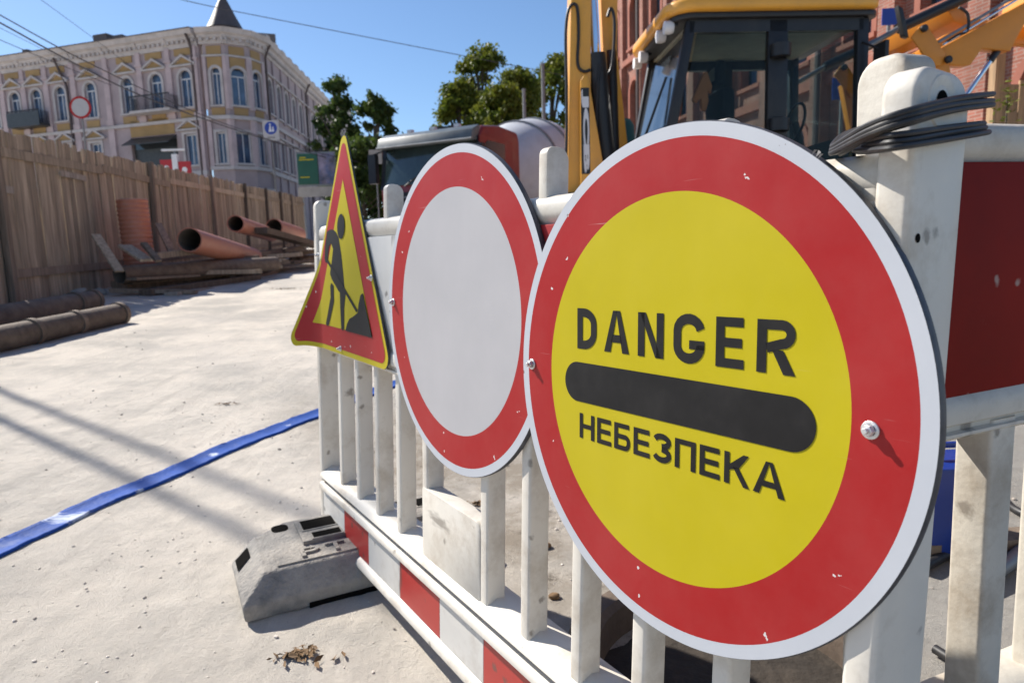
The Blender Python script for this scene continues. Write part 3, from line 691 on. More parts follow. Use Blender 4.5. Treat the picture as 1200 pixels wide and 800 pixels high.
# ------------------------------------------------------------------ coiled black cable over the two posts
cbl = empty('cable_coil', at(1095,140,.70), 'black cable wound in loops around two white barrier posts', 'cable')
CL = cbl.location.copy()
def smooth_loop(P, n=8):
    out = []; m_ = len(P)
    for i in range(m_):
        p0, p1, p2, p3 = P[i-1], P[i], P[(i+1)%m_], P[(i+2)%m_]
        for k in range(n):
            t = k/n; out.append(.5*((2*p1)+(p2-p0)*t+(2*p0-5*p1+4*p2-p3)*t*t+(3*p1-p0-3*p2+p3)*t**3))
    return out
UPL = [(1150,118,.715),(1112,125,.655),(1066,137,.608),(1020,154,.635),(985,176,.72),(1000,158,.82),(1060,138,.89),(1125,120,.83)]
LOL = [(1147,150,.715),(1110,157,.655),(1066,164,.608),(1036,168,.620),(1012,172,.70),(1015,170,.82),(1060,164,.885),(1122,155,.83)]
rg = random.Random(3)
for path, num in ((UPL, 9), (LOL, 7)):
    ctr = sum((at(*p) for p in path), Vector())/len(path)
    for i in range(num):
        row, colm = i % 3, i // 3
        P = []
        for (px, py, dp) in path:
            q = at(px, py, dp); o_ = Vector((q.x-ctr.x, q.y-ctr.y, 0)).normalized()
            P.append(q + o_*(colm*.0048 + rg.uniform(-.0012,.0012)) + Vector((0,0,(row-1)*.0047*(.7 if px < 1000 else 1) + rg.uniform(-.001,.001))) - CL)
        obj('cable_loop', tb(smooth_loop(P), .0027, 8, closed=True), M['cable'], cbl)

# ------------------------------------------------------------------ flat blue hose across the sand
hp = [(-70,676),(0,643),(60,615),(120,588),(190,559),(270,524),(330,501),(372,485),(430,462),(500,436),(580,408),(660,390),(760,375)]
P3 = [gnd(*p) for p in hp]
# resample with a smooth curve
def catmull(P, n=10):
    out = []
    for i in range(len(P)-1):
        p0 = P[max(0,i-1)]; p1 = P[i]; p2 = P[i+1]; p3 = P[min(len(P)-1,i+2)]
        for k in range(n):
            t = k/n
            out.append(.5*((2*p1)+(p2-p0)*t+(2*p0-5*p1+4*p2-p3)*t*t+(3*p1-p0-3*p2+p3)*t**3))
    out.append(P[-1]); return out
C3 = catmull(P3, 14)
bm = NB(); prev = None
for i, c in enumerate(C3):
    t = (C3[min(len(C3)-1,i+1)]-C3[max(0,i-1)]).normalized(); s = Vector((t.y,-t.x,0)).normalized()
    wob = .5+.5*noise.noise((i*.21,0,0)); hw = .056+.004*noise.noise((i*.13,5,0))
    row = []
    for a, h in ((-1.0,.001),(-1.02,.008),(-.9,.0125+.002*wob),(-.72,.0085),(0,.006+.005*wob*max(0,noise.noise((i*.3,9,0)))),(.72,.0085),(.9,.0125),(1.02,.008),(1.0,.001)):
        q = c+s*(a*hw); row.append(bm.verts.new((q.x, q.y, gh(q.x,q.y)+h)))
    if prev:
        for k in range(8): bm.faces.new((prev[k], row[k], row[k+1], prev[k+1]))
    prev = row
hose = obj('flat_hose', bm, M['hose'], smooth=70); tag(hose, 'blue flat hose lying across the sandy ground', 'hose')

# ------------------------------------------------------------------ wooden hoarding on the left
FA0 = Vector((-6.93, 9.3)); FA1 = Vector((-9.62, 32.4)); fdir = (FA1-FA0).normalized()
fence_rz = atan2(fdir.y, fdir.x); fnor = Vector((fdir.y, -fdir.x))      # towards the road
F0 = FA0 - fdir*3.2
fence = empty('board_fence', (F0.x, F0.y, G(F0.x, F0.y)), 'tall weathered board fence along the sandy street', 'fence', fence_rz)
# local x runs along the fence, local -y faces the road
def plank_mesh(wd, ht, th, seed):
    rg = random.Random(seed); bm = NB()
    t0, t1 = rg.uniform(-.02,.02), rg.uniform(-.02,.02)
    pts = [(-wd/2,0),(wd/2,0),(wd/2+rg.uniform(-.004,.004),ht*.5),(wd/2,ht+t1),(-wd/2,ht+t0),(-wd/2+rg.uniform(-.004,.004),ht*.5)]
    return prism(bm, pts, -th/2, th/2, 'y')
protos = []
for i in range(8):
    o = obj('plank', plank_mesh(.128, 2.42, .024, i), M['wood'], fence, smooth=None); protos.append(o)
flen = (FA1-F0).length; x = 0; k = 0; rg = random.Random(11)
while x < flen:
    p = F0+fdir*x; z = G(p.x, p.y)-fence.location.z
    sec = 1 if x > 3.3 else 0
    wdt = rg.uniform(.88, 1.16); hs = 1+rg.uniform(-.012,.012) - (0 if sec else .055) - (.012 if int((x-3.3)/2.35) % 2 else 0)
    if k < 8: o = protos[k]
    else: o = inst(rg.choice(protos), fence)
    o.location = (x+.064*wdt, rg.uniform(-.008,.008), z-.01); o.rotation_euler = (rg.uniform(-.008,.008), rg.uniform(-.012,.012), rg.uniform(-.03,.03))
    o.scale = (wdt, 1, hs)
    x += .128*wdt + rg.choice((.001,.002,.006)); k += 1
# rails and posts on the road side
def fence_bar(name, x0, x1, h0, h1, th, m, y=-.035, dep=.028):
    def zat(x): p = F0+fdir*x; return G(p.x,p.y)-fence.location.z
    bm = NB(); box(bm, 0, 1, -dep/2, dep/2, -th/2, th/2)
    A = Vector((x0, y, zat(x0)+h0)); B = Vector((x1, y, zat(x1)+h1)); d = B-A
    ang = atan2(d.z, d.x); L_ = d.length
    for v in bm.verts: v.co = Vector((v.co.x*L_, v.co.y, v.co.z))
    return obj(name, bm, m, fence, .004, 1, loc=A, rot=(0,-ang,0))
xx = 3.32
rr = random.Random(5)
while xx < flen-1:
    L_ = rr.uniform(2.6, 3.4)
    fence_bar('rail', xx, min(flen, xx+L_), 2.10+rr.uniform(-.03,.03), 2.06+rr.uniform(-.04,.04), .13, M['wood'])
    fence_bar('rail', xx+.1, min(flen, xx+L_+.05), .42+rr.uniform(-.03,.03), .40, .12, M['wood_dark'])
    xx += L_+.02
fence_bar('rail', 0, 3.25, 2.02, 2.0, .12, M['wood'])
fence_bar('pale_batten', 2.1, 3.6, 1.62, 1.60, .10, M['rail_pale'], -.055)
fence_bar('pale_batten', 4.9, 5.7, 1.93, 1.90, .09, M['rail_pale'], -.06)
for xp, lean in ((3.28,0),(8.4,.06),(12.6,-.02),(15.9,.03),(18.8,0),(21.2,.02),(23.4,0)):
    p = F0+fdir*xp; z = G(p.x,p.y)-fence.location.z
    obj('post', bx(-.05,.05,-.04,.04,0,2.44), M['wood_dark'], fence, .006, 1, loc=(xp, -.075, z-.01), rot=(0, lean, 0))

# ------------------------------------------------------------------ pipes and timber in front of the hoarding
def pipe(name, a, b, r, m, label, cat, grp=None, wall=.03, ribs=0, inner=None, collars=()):
    a = Vector(a); b = Vector(b); L_ = (b-a).length; d = (b-a).normalized()
    q = d.to_track_quat('Z', 'Y')
    o0 = bpy.data.objects.new(name, None); link(o0); o0.location = a; o0.rotation_mode = 'QUATERNION'; o0.rotation_quaternion = q
    tag(o0, label, cat, grp)
    prof = []
    if ribs:
        n = int(L_/ribs)
        for i in range(n):
            z = L_*i/n; s = L_/n
            prof += [(r*.955, z), (r*.955, z+s*.28), (r, z+s*.42), (r, z+s*.86)]
        prof.append((r*.955, L_))
    else:
        prof = [(r, 0), (r, L_)]
    ri = r-wall
    bm = NB(); lathe(bm, [(ri, .0)] + prof + [(ri, L_)], 36)
    # lathe caps would close the bore: drop them
    bmesh.ops.delete(bm, geom=[f for f in bm.faces if len(f.verts) > 8], context='FACES_ONLY')
    obj('shell', bm, m, o0, smooth=50)
    bm = NB(); lathe(bm, [(ri, 0), (ri, L_)], 36)
    bmesh.ops.delete(bm, geom=[f for f in bm.faces if len(f.verts) > 8], context='FACES_ONLY')
    for f in bm.faces: f.normal_flip()
    obj('bore', bm, inner or M['pipe_in'], o0, smooth=50)
    for c in collars:
        bm = NB(); lathe(bm, [(r, c-.03), (r*1.14, c-.03), (r*1.14, c+.03), (r, c+.03)], 32)
        bmesh.ops.delete(bm, geom=[f for f in bm.faces if len(f.verts) > 8], context='FACES_ONLY'); obj('collar', bm, m, o0)
    return o0
def onground(px, py, r):
    p = gnd(px, py); return Vector((p.x, p.y, G(p.x, p.y)+r-.01))
def ext(a, b, k): return a+(a-b)*k
a, b = onground(0,411,.115), onground(142,378,.115)
pipe('steel_pipe', b, ext(a,b,.9), .115, M['rust'], 'rusty steel pipe with stub ends, closest to the open sand', 'pipe', 'rusty steel pipes', .012, collars=(.03,.75,1.35))
a, b = onground(0,384,.13), onground(112,362,.13)
pipe('steel_pipe', b, ext(a,b,.9), .13, M['rust'], 'rusty steel pipe lying between another rusty pipe and the fence', 'pipe', 'rusty steel pipes', .014, collars=(.04,.4))
# long brown pipe resting on timbers
a = at(140,322,11.0); b = at(322,309,14.6)
pipe('steel_pipe', a, b, .15, M['rust'], 'long brown steel pipe resting on top of the timber pile', 'pipe', 'rusty steel pipes', .014, collars=())
g0 = at(160,262,12.0)
pipe('corrugated_pipe', (g0.x, g0.y, G(g0.x,g0.y)+.02), (g0.x-.05, g0.y+.02, at(160,234,12.0).z), .25, M['orange_pipe'], 'orange corrugated pipe standing upright against the fence', 'pipe', 'orange plastic pipes', .03, ribs=.075)
pipe('plastic_pipe', at(222,281,11.9), at(296,302,15.2), .215, M['orange_pipe'], 'thick orange plastic pipe sloping down with its open mouth up, beside the upright pipe', 'pipe', 'orange plastic pipes', .02)
pipe('plastic_pipe', at(276,262,15.2), at(318,275,19.0), .185, M['orange_pipe'], 'thinner orange plastic pipe propped high on the timber pile', 'pipe', 'orange plastic pipes', .02)
pipe('plastic_pipe', at(321,266,18.2), at(350,275,20.5), .22, M['orange_pipe'], 'short orange pipe piece at the far end of the timber pile', 'pipe', 'orange plastic pipes', .02)
# timber: every piece its own thing
TG = 'loose timber heaped by the fence'
TLAB = 'old dark timber lying in the heap between the fence and the sand'
def timber(a, b, w_, h_, m, label=TLAB, grp=TG, roll=0):
    a = Vector(a); b = Vector(b); d = b-a; L_ = d.length
    bm = NB(); box(bm, 0, L_, -w_/2, w_/2, -h_/2, h_/2)
    o = obj('timber_plank', bm, M[m], None, .005, 1)
    o.rotation_mode = 'QUATERNION'; o.location = a
    o.rotation_quaternion = d.to_track_quat('X', 'Z') @ Matrix.Rotation(roll, 3, 'X').to_quaternion()
    return tag(o, label, 'timber', grp)
timber(at(200,346,10.7), at(245,340,12.1), .20, .09, 'rail_pale', 'pale plank end pointing out at the road from the timber heap')
timber(at(247,342,12.2), at(340,312,17.0), .16, .08, 'wood_dark')
timber(at(130,340,10.8), at(230,342,11.0), .18, .06, 'wood_dark')
timber(at(150,330,11.2), at(300,318,14.4), .2, .1, 'wood_dark')
timber(at(140,338,11.35), at(262,327,14.0), .32, .26, 'wood_dark', 'thick square beam under the long brown pipe')
timber(at(170,345,10.75), at(300,326,14.0), .22, .16, 'wood_dark')
timber(at(180,300,11.4), at(250,292,13.0), .15, .1, 'wood_dark')
timber(at(146,288,11.2), at(172,305,10.9), .22, .04, 'wood', 'short leaning board at the foot of the upright orange pipe')
timber(at(168,285,11.0), at(186,306,10.8), .10, .05, 'wood_dark', 'narrow dark batten leaning by the upright orange pipe')
timber(at(112,275,10.9), at(140,318,10.6), .14, .03, 'wood', 'weathered board leaning on the fence, beside the upright pipe')
timber(at(185,262,12.2), at(204,300,11.9), .12, .04, 'wood_dark', 'dark board leaning on the fence post')
timber(at(306,270,16.2), at(372,288,19.5), .32, .14, 'wood_dark', 'broad dark beam sloping off the orange pipes')
timber(at(262,312,13.4), at(330,304,16.5), .18, .09, 'wood_dark')
timber(at(290,300,15.0), at(352,290,19.0), .2, .1, 'wood_dark')
rg = random.Random(21)
for i in range(46):
    t = rg.random(); px = 150+205*t; py = 333-28*t+rg.uniform(-16,5); dep = 10.9+6.2*t+rg.uniform(-.2,1.0)
    c = at(px, py, dep); c.z = max(c.z, G(c.x,c.y)+.06)
    an = 1.2+rg.uniform(-.7,.7); L_ = rg.uniform(.7,1.9)
    d = Vector((cos(an)*L_, sin(an)*L_, rg.uniform(-.06,.10)))
    e = c+d; e.z = max(e.z, G(e.x,e.y)+.05)
    fx = FA0.x + (FA1.x-FA0.x)*(e.y-FA0.y)/(FA1.y-FA0.y)
    if e.x < fx+.25: continue
    km = rg.choice(('wood_dark','wood_dark','wood'))
    timber(c, e, rg.uniform(.08,.2), rg.uniform(.03,.1), km, TLAB if km == 'wood_dark' else 'lighter weathered board lying in the heap of dark timber', TG if km == 'wood_dark' else 'lighter boards in the timber heap')
# rubble lumps by the pipes
def lump(name, p, s, m, label, cat, grp=None, seed=0, flat=.6):
    bm = NB(); bmesh.ops.create_icosphere(bm, subdivisions=2, radius=1)
    for v in bm.verts:
        k = 1+.35*noise.noise(v.co*1.7+Vector((seed,0,0)))
        v.co = Vector((v.co.x*s*k, v.co.y*s*k*.8, v.co.z*s*k*flat))
    zs = min(v.co.z for v in bm.verts)
    for v in bm.verts: v.co.z -= zs
    o = obj(name, bm, m, None, smooth=30); o.location = (p[0], p[1], G(p[0],p[1])-.004)
    return tag(o, label, cat, grp)
for i,(px,py,s) in enumerate(((95,343,.13),(118,340,.10),(80,346,.09),(262,303,.12))):
    p = gnd(px,py+6) if i < 3 else gnd(px+20,326)
    lump('rubble_lump', p, s, M['concrete'], 'pale broken lump of rubble lying between the pipes and the timber', 'rubble', 'rubble lumps', i)
# dirt and dry leaves on the sand
def litter(px, py, n, rad, label, seed):
    c = gnd(px, py); rg = random.Random(seed); bm = NB()
    for i in range(n):
        a = rg.uniform(0,2*pi); r_ = rad*abs(rg.gauss(0,.5)); x = c.x+cos(a)*r_*1.6; y = c.y+sin(a)*r_*.8
        s = rg.uniform(.004,.012); m = Matrix.Translation((x, y, gh(x,y)+.004+rg.random()*.006)) @ Matrix.Rotation(rg.uniform(0,6),4,'Z') @ Matrix.Rotation(rg.uniform(-.9,.9),4,'X')
        vv = [bm.verts.new(m @ Vector(q)) for q in ((-s*1.6,0,0),(0,-s*.6,.002),(s*1.6,0,.001),(0,s*.6,.003))]
        bm.faces.new(vv)
    bm2 = bm
    o = obj('leaf_litter', bm2, M['leaf_litter'], None, smooth=None)
    return tag(o, label, 'leaf litter', None, 'stuff')
litter(352,768,70,.05,'small patch of dry leaves on the sand in front of the barrier', 1)
litter(560,590,30,.05,'dry leaf bits on sand behind the slats', 4)
litter(335,338,160,.30,'dark dirt and leaf patch on the sand before the timber heap', 6)
litter(265,474,26,.05,'dry leaf bits on open sand near the blue hose', 2)
# pebbles scattered on the sand
bm = NB(); rg = random.Random(8)
for i in range(380):
    x = rg.uniform(-4.5,3.0); y = rg.uniform(1.0,7.5); s = rg.choice((.002,.003,.004,.005,.008))*rg.uniform(.7,1.2)
    if x > -.2 and rg.random() < .3: s *= 1.6
    r_ = bmesh.ops.create_icosphere(bm, subdivisions=1, radius=s, matrix=Matrix.Translation((x,y,gh(x,y)+s*.2)) @ Matrix.Rotation(rg.uniform(0,6),4,'Z') @ Matrix.Diagonal((1.3,.9,.7,1)))
T_ = NB(); bmesh.ops.create_icosphere(T_, subdivisions=1, radius=1); TV = [v.co.copy() for v in T_.verts]; T_.verts.index_update(); TF = [tuple(v.index for v in f.verts) for f in T_.faces]; T_.free()
V_ = []; F_ = []
for i in range(3000):
    y = 1.1+5.5*rg.random()**1.6; x = rg.uniform(-.8*y-.4, .1*y+.2)
    if noise.noise((x*1.3, y*1.3, 4))+rg.uniform(-.5,.5) < -.05: continue
    sz = rg.choice((.0012,.0016,.002,.003,.0045))*rg.uniform(.7,1.3); a_ = rg.uniform(0,6); zc_ = gh(x,y)+sz*.3; k = len(V_); ca, sa = cos(a_), sin(a_)
    for v in TV: u_, w2 = v.x*sz*1.3*rg.uniform(.8,1.1), v.y*sz*rg.uniform(.8,1.1); V_.append((x+u_*ca-w2*sa, y+u_*sa+w2*ca, zc_+v.z*sz*.7))
    F_ += [tuple(q+k for q in f) for f in TF]
me_ = bpy.data.meshes.new('sand_crumbs'); me_.from_pydata(V_, [], F_); me_.materials.append(M['crumb'])
tag(link(bpy.data.objects.new('sand_crumbs', me_)), 'pale crumbs of dried sand strewn over the ground', 'crumbs', None, 'stuff')
tag(obj('pebbles', bm, M['stone'], None, smooth=None), 'small pebbles scattered over the sandy ground', 'pebbles', None, 'stuff')

# ------------------------------------------------------------------ behind the barriers: shaft ring, hoses, can
c = gnd(830, 800); c = Vector((.47,1.42,0)); zc = G(c.x,c.y)
ring = empty('shaft_ring', (c.x,c.y,zc), 'dark round shaft collar set in the earth behind the barrier slats', 'shaft collar')
bm = NB(); lathe(bm, [(.36,.0),(.37,.09),(.355,.105),(.31,.105),(.295,.09),(.29,.012)], 56); bmesh.ops.delete(bm, geom=[f for f in bm.faces if len(f.verts) > 8], context='FACES_ONLY'); obj('collar', bm, M['rust'], ring)
bm = NB(); lathe(bm, [(.0,.02),(.15,.028),(.296,.012)], 40); obj('soil_fill', bm, M['soil'], ring)
rg = random.Random(77)
for i, (px,py) in enumerate(((650,700),(662,760),(690,690),(640,640),(700,660))):
    p = gnd(px,py); lump('earth_clod', p, rg.uniform(.010,.02), M['leaf_litter'], 'brown clod of dug up earth behind the barrier slats', 'clod', 'brown earth clods', i, .5)
def ground_tube(name, pix, r, m, label, cat, grp=None, lift=0):
    P = catmull([gnd(*p) for p in pix], 8)
    bm = tb([(p.x,p.y,G(p.x,p.y)+r+lift) for p in P], r, 10)
    return tag(obj(name, bm, m, None, smooth=60), label, cat, grp)
ground_tube('loose_hose', [(1080,670),(1130,648),(1165,668),(1205,655),(1300,600)], .016, M['cable'], 'black hose lying on the concrete behind the dark red board barrier, uppermost strand', 'hose', 'black hoses')
ground_tube('loose_hose', [(1140,690),(1175,672),(1215,640),(1280,610)], .022, M['grey_metal'], 'thick grey corrugated hose behind the dark red board barrier', 'hose')
ground_tube('loose_hose', [(1150,560),(1185,598),(1230,612),(1300,600)], .014, M['cable'], 'thin black cable looping on the concrete past the slats', 'hose', 'black hoses')
ground_tube('loose_hose', [(1095,765),(1140,790),(1200,800),(1280,770)], .012, M['cable'], 'black cable lying on the concrete at the foot of the slats', 'hose', 'black hoses')
p = gnd(1098,640)
can = empty('plastic_can', (p.x,p.y,G(p.x,p.y)), 'blue plastic can on the concrete behind the danger sign', 'can')
bm = NB(); prism(bm, rrect(-.13,.13,-.10,.10,.03), 0, .30, 'z'); obj('body', bm, M['blue_tarp'], can, .012)
obj('handle', tb([(-.06,0,.295),(-.05,0,.345),(.05,0,.345),(.06,0,.295)], .012, 8), M['blue_tarp'], can)
bm = NB(); lathe(bm, [(.028,.29),(.028,.335),(.022,.34)], 16, Matrix.Translation((.09,0,0))); obj('cap', bm, M['black'], can)
p = gnd(1120,665); timber((p.x-.3,p.y+.05,G(p.x-.3,p.y)+.03),(p.x+.9,p.y+.2,G(p.x+.9,p.y)+.03), .09,.05,'wood_dark','dark wet batten lying on concrete behind the barriers', None)

# ------------------------------------------------------------------ buildings
def wall_bm(L_, z0, z1, ops, th=.3):
    """wall in the xz plane (outer face y=0, body to +y) with real openings and reveals"""
    bm = NB(); xs_ = sorted({0, L_, *[q for o in ops for q in o[:2]]}); zs_ = sorted({z0, z1, *[q for o in ops for q in o[2:4]]})
    cache = {}
    def v(x, y, z):
        k = (round(x,4), y, round(z,4))
        if k not in cache: cache[k] = bm.verts.new((x, y, z))
        return cache[k]
    for i in range(len(xs_)-1):
        for j in range(len(zs_)-1):
            xm, zm = (xs_[i]+xs_[i+1])/2, (zs_[j]+zs_[j+1])/2
            if any(o[0] < xm < o[1] and o[2] < zm < o[3] for o in ops): continue
            bm.faces.new((v(xs_[i],0,zs_[j]), v(xs_[i+1],0,zs_[j]), v(xs_[i+1],0,zs_[j+1]), v(xs_[i],0,zs_[j+1])))
    for a, b, c, d in ops:
        for p, q in (((a,c),(b,c)),((b,c),(b,d)),((b,d),(a,d)),((a,d),(a,c))):
            bm.faces.new((v(p[0],0,p[1]), v(p[0],th,p[1]), v(q[0],th,q[1]), v(q[0],0,q[1])))
    for p, q in (((0,z0),(L_,z0)),((L_,z0),(L_,z1)),((L_,z1),(0,z1)),((0,z1),(0,z0))):
        bm.faces.new((v(p[0],0,p[1]), v(p[0],th,p[1]), v(q[0],th,q[1]), v(q[0],0,q[1])))
    bm.faces.new((v(0,th,z0), v(0,th,z1), v(L_,th,z1), v(L_,th,z0)))
    return bm
class Face:
    """a facade plane: parts are built flat and moved into place"""
    def __init__(s, root, p, d):
        d = Vector((d[0], d[1], 0)).normalized(); n = Vector((d.y, -d.x, 0)).normalized()     # outward = -y local
        s.root = root
        s.m = Matrix.Translation(Vector((p[0]-root.location.x, p[1]-root.location.y, 0))) @ Matrix(((d.x,-n.x,0,0),(d.y,-n.y,0,0),(0,0,1,0),(0,0,0,1)))
    def put(s, name, bm, m, parent=None, smooth=30, bevel=0):
        bmesh.ops.transform(bm, matrix=s.m, verts=bm.verts)
        bmesh.ops.recalc_face_normals(bm, faces=bm.faces)
        return obj(name, bm, m, parent or s.root, bevel, 1, smooth)
def arch_pts(x0, x1, zs_, rise, n=10):
    cx, r = (x0+x1)/2, (x1-x0)/2
    return [(cx+r*cos(pi*k/n), zs_+rise*sin(pi*k/n)) for k in range(n+1)]
def window(fc, xc, wd, z0, z1, arch=True, ped=None, trim='trim', depth=.22, mull=True, glassm='glass_sky', framem='frame_white', sill=True):
    x0, x1 = xc-wd/2, xc+wd/2; rise = wd*.5 if arch else 0; zt = z1-rise
    w_ = NB(); t = .19
    # surround: jambs, arch ring
    box(w_, x0-t, x0, -.07, .0, z0, zt); box(w_, x1, x1+t, -.07, .0, z0, zt)
    if arch:
        inn = arch_pts(x0, x1, zt, rise); cx = xc; r = wd/2
        out = [(cx+(r+t)*cos(pi*k/10), zt+(rise+t)*sin(pi*k/10)) for k in range(11)]
        for k in range(10): prism(w_, [inn[k], out[k], out[k+1], inn[k+1]], -.07, 0, 'y')
        for k in range(10):     # spandrels close the square opening round the arch
            a, b = inn[k], inn[k+1]; prism(w_, [a, (a[0], z1+.001), (b[0], z1+.001), b], .004, .12, 'y')
    else: box(w_, x0-t, x1+t, -.07, 0, zt, zt+t)
    wo = fc.put('window', w_, M[trim])
    fc.put('pane', bx(x0, x1, depth, depth+.02, z0, z1), M[glassm], wo)
    if mull:
        f = NB(); y0, y1 = depth-.06, depth-.004; k = .06
        box(f, x0, x0+k, y0, y1, z0, z1); box(f, x1-k, x1, y0, y1, z0, z1); box(f, xc-k/2, xc+k/2, y0, y1, z0, zt-.02); box(f, x0+k, x1-k, y0, y1, zt-.08, zt); box(f, x0+k, x1-k, y0, y1, z0, z0+k)
        fc.put('frame', f, M[framem], wo)
    if sill: fc.put('sill', bx(x0-.22, x1+.22, -.16, .0, z0-.13, z0), M[trim], wo)
    if ped:
        zb = z1+.24; hw = wd/2+.55; p = NB()
        box(p, xc-hw, xc+hw, -.22, 0, zb, zb+.12)
        if ped == 'tri':
            prism(p, [(xc-hw-.05,zb+.122),(xc-hw+.15,zb+.122),(xc,zb+.62),(xc,zb+.80)], -.24, 0, 'y'); prism(p, [(xc+hw+.05,zb+.122),(xc,zb+.80),(xc,zb+.62),(xc+hw-.15,zb+.122)], -.24, 0, 'y')
        fc.put('pediment', p, M[trim], wo)
        if ped == 'tri': fc.put('pediment_field', prism(NB(), [(xc-hw+.16,zb+.122),(xc+hw-.16,zb+.122),(xc,zb+.615)], -.05, -.002, 'y'), M['ochre'], wo)
    return wo
def cornice(fc, L_, z, x0=0, dent=True, name='cornice', m='trim'):
    prof = [(0,z-.95),(-.10,z-.95),(-.14,z-.78),(-.12,z-.62),(-.30,z-.55),(-.34,z-.40),(-.56,z-.30),(-.62,z-.10),(-.70,z),(0,z)]
    fc.put(name, prism(NB(), prof, x0, L_, 'x'), M[m])
    if dent:
        d = NB(); n = int((L_-x0)/.42)
        for i in range(n): x = x0+(i+.3)*(L_-x0)/n; box(d, x, x+.2, -.32, -.13, z-.76, z-.58)
        tag(fc.put('dentil_row', d, M['trim']), kind='stuff')
def drain(fc, x, z0, z1, kink=None):
    pts = [(x,-.16,z0),(x,-.16,z1-.9),(x,-.35,z1-.4),(x,-.6,z1)] if not kink else [(x,-.16,z0),(x,-.16,z1-2.0),(x+kink,-.2,z1-.9),(x+kink,-.6,z1)]
    fc.put('drainpipe', tb(pts, .085, 8), M['zinc'], smooth=60)

EZ = 16.4
def ez(px, py, z=EZ):
    d = pray(px, py); p = d*((z-CAMH)/d.z); return Vector((p.x, p.y))
def proj(p, z):
    q = Vector((p[0], p[1], z-CAMH)); f = q.dot(F); return 600+FPX*q.dot(RT)/f, 400-FPX*q.dot(UP)/f
BP0 = ez(230, 36); BD = (ez(0, 71)-BP0).normalized()
bz = G(BP0.x, BP0.y)
cb = empty('corner_building', (BP0.x, BP0.y, bz), 'lilac and ochre corner building with arched windows and a cone topped turret', 'building')
def s_of(px, z=12.):
    lo, hi = -3., 40.
    for _ in range(50):
        s_ = (lo+hi)/2
        if proj(BP0+BD*s_, z)[0] > px: lo = s_
        else: hi = s_
    return s_
# base heights above the root
ZT = EZ-bz; Z2b, Z2t = 11.4-bz, 13.9-bz; Z1b, Z1t = 7.4-bz, 9.55-bz; ZB = 6.0-bz
LL = 30.
# facade runs away to the left: local x from far end to the turret so that outward is towards the road
fl = Face(cb, BP0+BD*LL, -BD)
wpx = [219, 185, 151, 108, 73, 45, 20, -5]
wc = sorted(LL-s_of(q) for q in wpx); wc = [wc[0]-2.9, wc[0]-1.45] + wc if wc[0] > 4 else wc
ops = []
for i, x in enumerate(wc):
    ops += [(x-.52,x+.52,Z2b,Z2t), (x-.52,x+.52,Z1b,Z1t)]
sx0, sx1 = LL-s_of(149), LL-s_of(203)
ops = [o for o in ops if not (o[2] == Z1b and sx0-.5 < (o[0]+o[1])/2 < sx1+.5)]
ops.append((sx0, sx1, .1, Z1t+.1))
fl.put('wall', wall_bm(LL, -.3, ZT-.3, ops), M['plaster'])
fl.put('shopfront', bx(sx0, sx1, .25, .3, .1, Z1t+.1), M['shop_dark'])
fl.put('shop_fascia', bx(sx0+.25, sx1-.3, .16, .23, Z1t-.75, Z1t-.2), M['glass_dark'])
fl.put('shop_awning', prism(NB(), [(.0,Z1t+.05),(-.9,Z1t-.5),(-.9,Z1t-.56),(0,Z1t-.04)], sx0, sx1, 'x'), M['shop_dark'])
fl.put('ochre_panel', bx(sx0+.1, sx1-.1, -.05, -.002, Z1t+.15, Z2b-.55), M['ochre'])
for i, x in enumerate(wc):
    window(fl, x, 1.04, Z2b, Z2t, True, 'tri')
    if not sx0-.5 < x < sx1+.5: window(fl, x, 1.04, Z1b, Z1t, False, 'tri')
    fl.put('ochre_panel', bx(x-.62, x+.62, -.05, -.002, Z2b-.75, Z2b-.22), M['ochre'])
    fl.put('ochre_panel', bx(x-.72, x+.72, -.06, -.002, ZT-1.5, ZT-1.06), M['ochre'])
mids = [(a+b)/2 for a, b in zip(wc, wc[1:])]
for x in mids+[LL-.35]:
    p = NB(); box(p, x-.24, x+.24, -.14, -.002, Z2b-.4, ZT-1.9); box(p, x-.32, x+.32, -.2, -.002, Z2b-.75, Z2b-.4); box(p, x-.32, x+.32, -.2, -.002, ZT-1.9, ZT-1.75); box(p, x-.2, x+.2, -.16, -.002, ZT-1.75, ZT-.95)
    fl.put('pilaster', p, M['pilaster'])
    if not (sx0 < x < sx1): fl.put('pilaster', bx(x-.28, x+.28, -.16, -.002, .1, Z2b-1.0), M['pilaster'])
for x in [m_+.0 for m_ in mids]:
    fl.put('bracket', prism(NB(), [(0,ZT-1.0),(-.45,ZT-.45),(-.45,ZT-.36),(0,ZT-.36)], x-.14, x+.14, 'x'), M['trim'])
cornice(fl, LL, ZT)
for za, zb_, d_ in ((Z2b-1.0,Z2b-.78,.22),(ZT-1.04,ZT-.94,.1),(Z1b-.75,Z1b-.45,.2)):
    if za < Z1b: 
        fl.put('string_course', bx(0, sx0, -d_, -.003, za, zb_), M['trim']); fl.put('string_course', bx(sx1, LL, -d_, -.003, za, zb_), M['trim'])
    else: fl.put('string_course', bx(0, LL, -d_, -.003, za, zb_), M['trim'])
def balcony(fc, x0, x1, z, m, slabm):
    b = fc.put('balcony', bx(x0, x1, -1.0, -.004, z-.18, z), M[slabm])
    r_ = NB()
    n = int((x1-x0)/.16)
    for i in range(n+1): x = x0+.04+(x1-x0-.08)*i/n; box(r_, x-.015, x+.015, -.96, -.93, z, z+.95)
    for i in range(7): y = -.93+.13*i; box(r_, x0+.03, x0+.06, y-.015, y+.015, z, z+.95); box(r_, x1-.06, x1-.03, y-.015, y+.015, z, z+.95)
    box(r_, x0, x1, -.98, -.9, z+.95, z+1.02)
    fc.put('railing', r_, M[m], b)
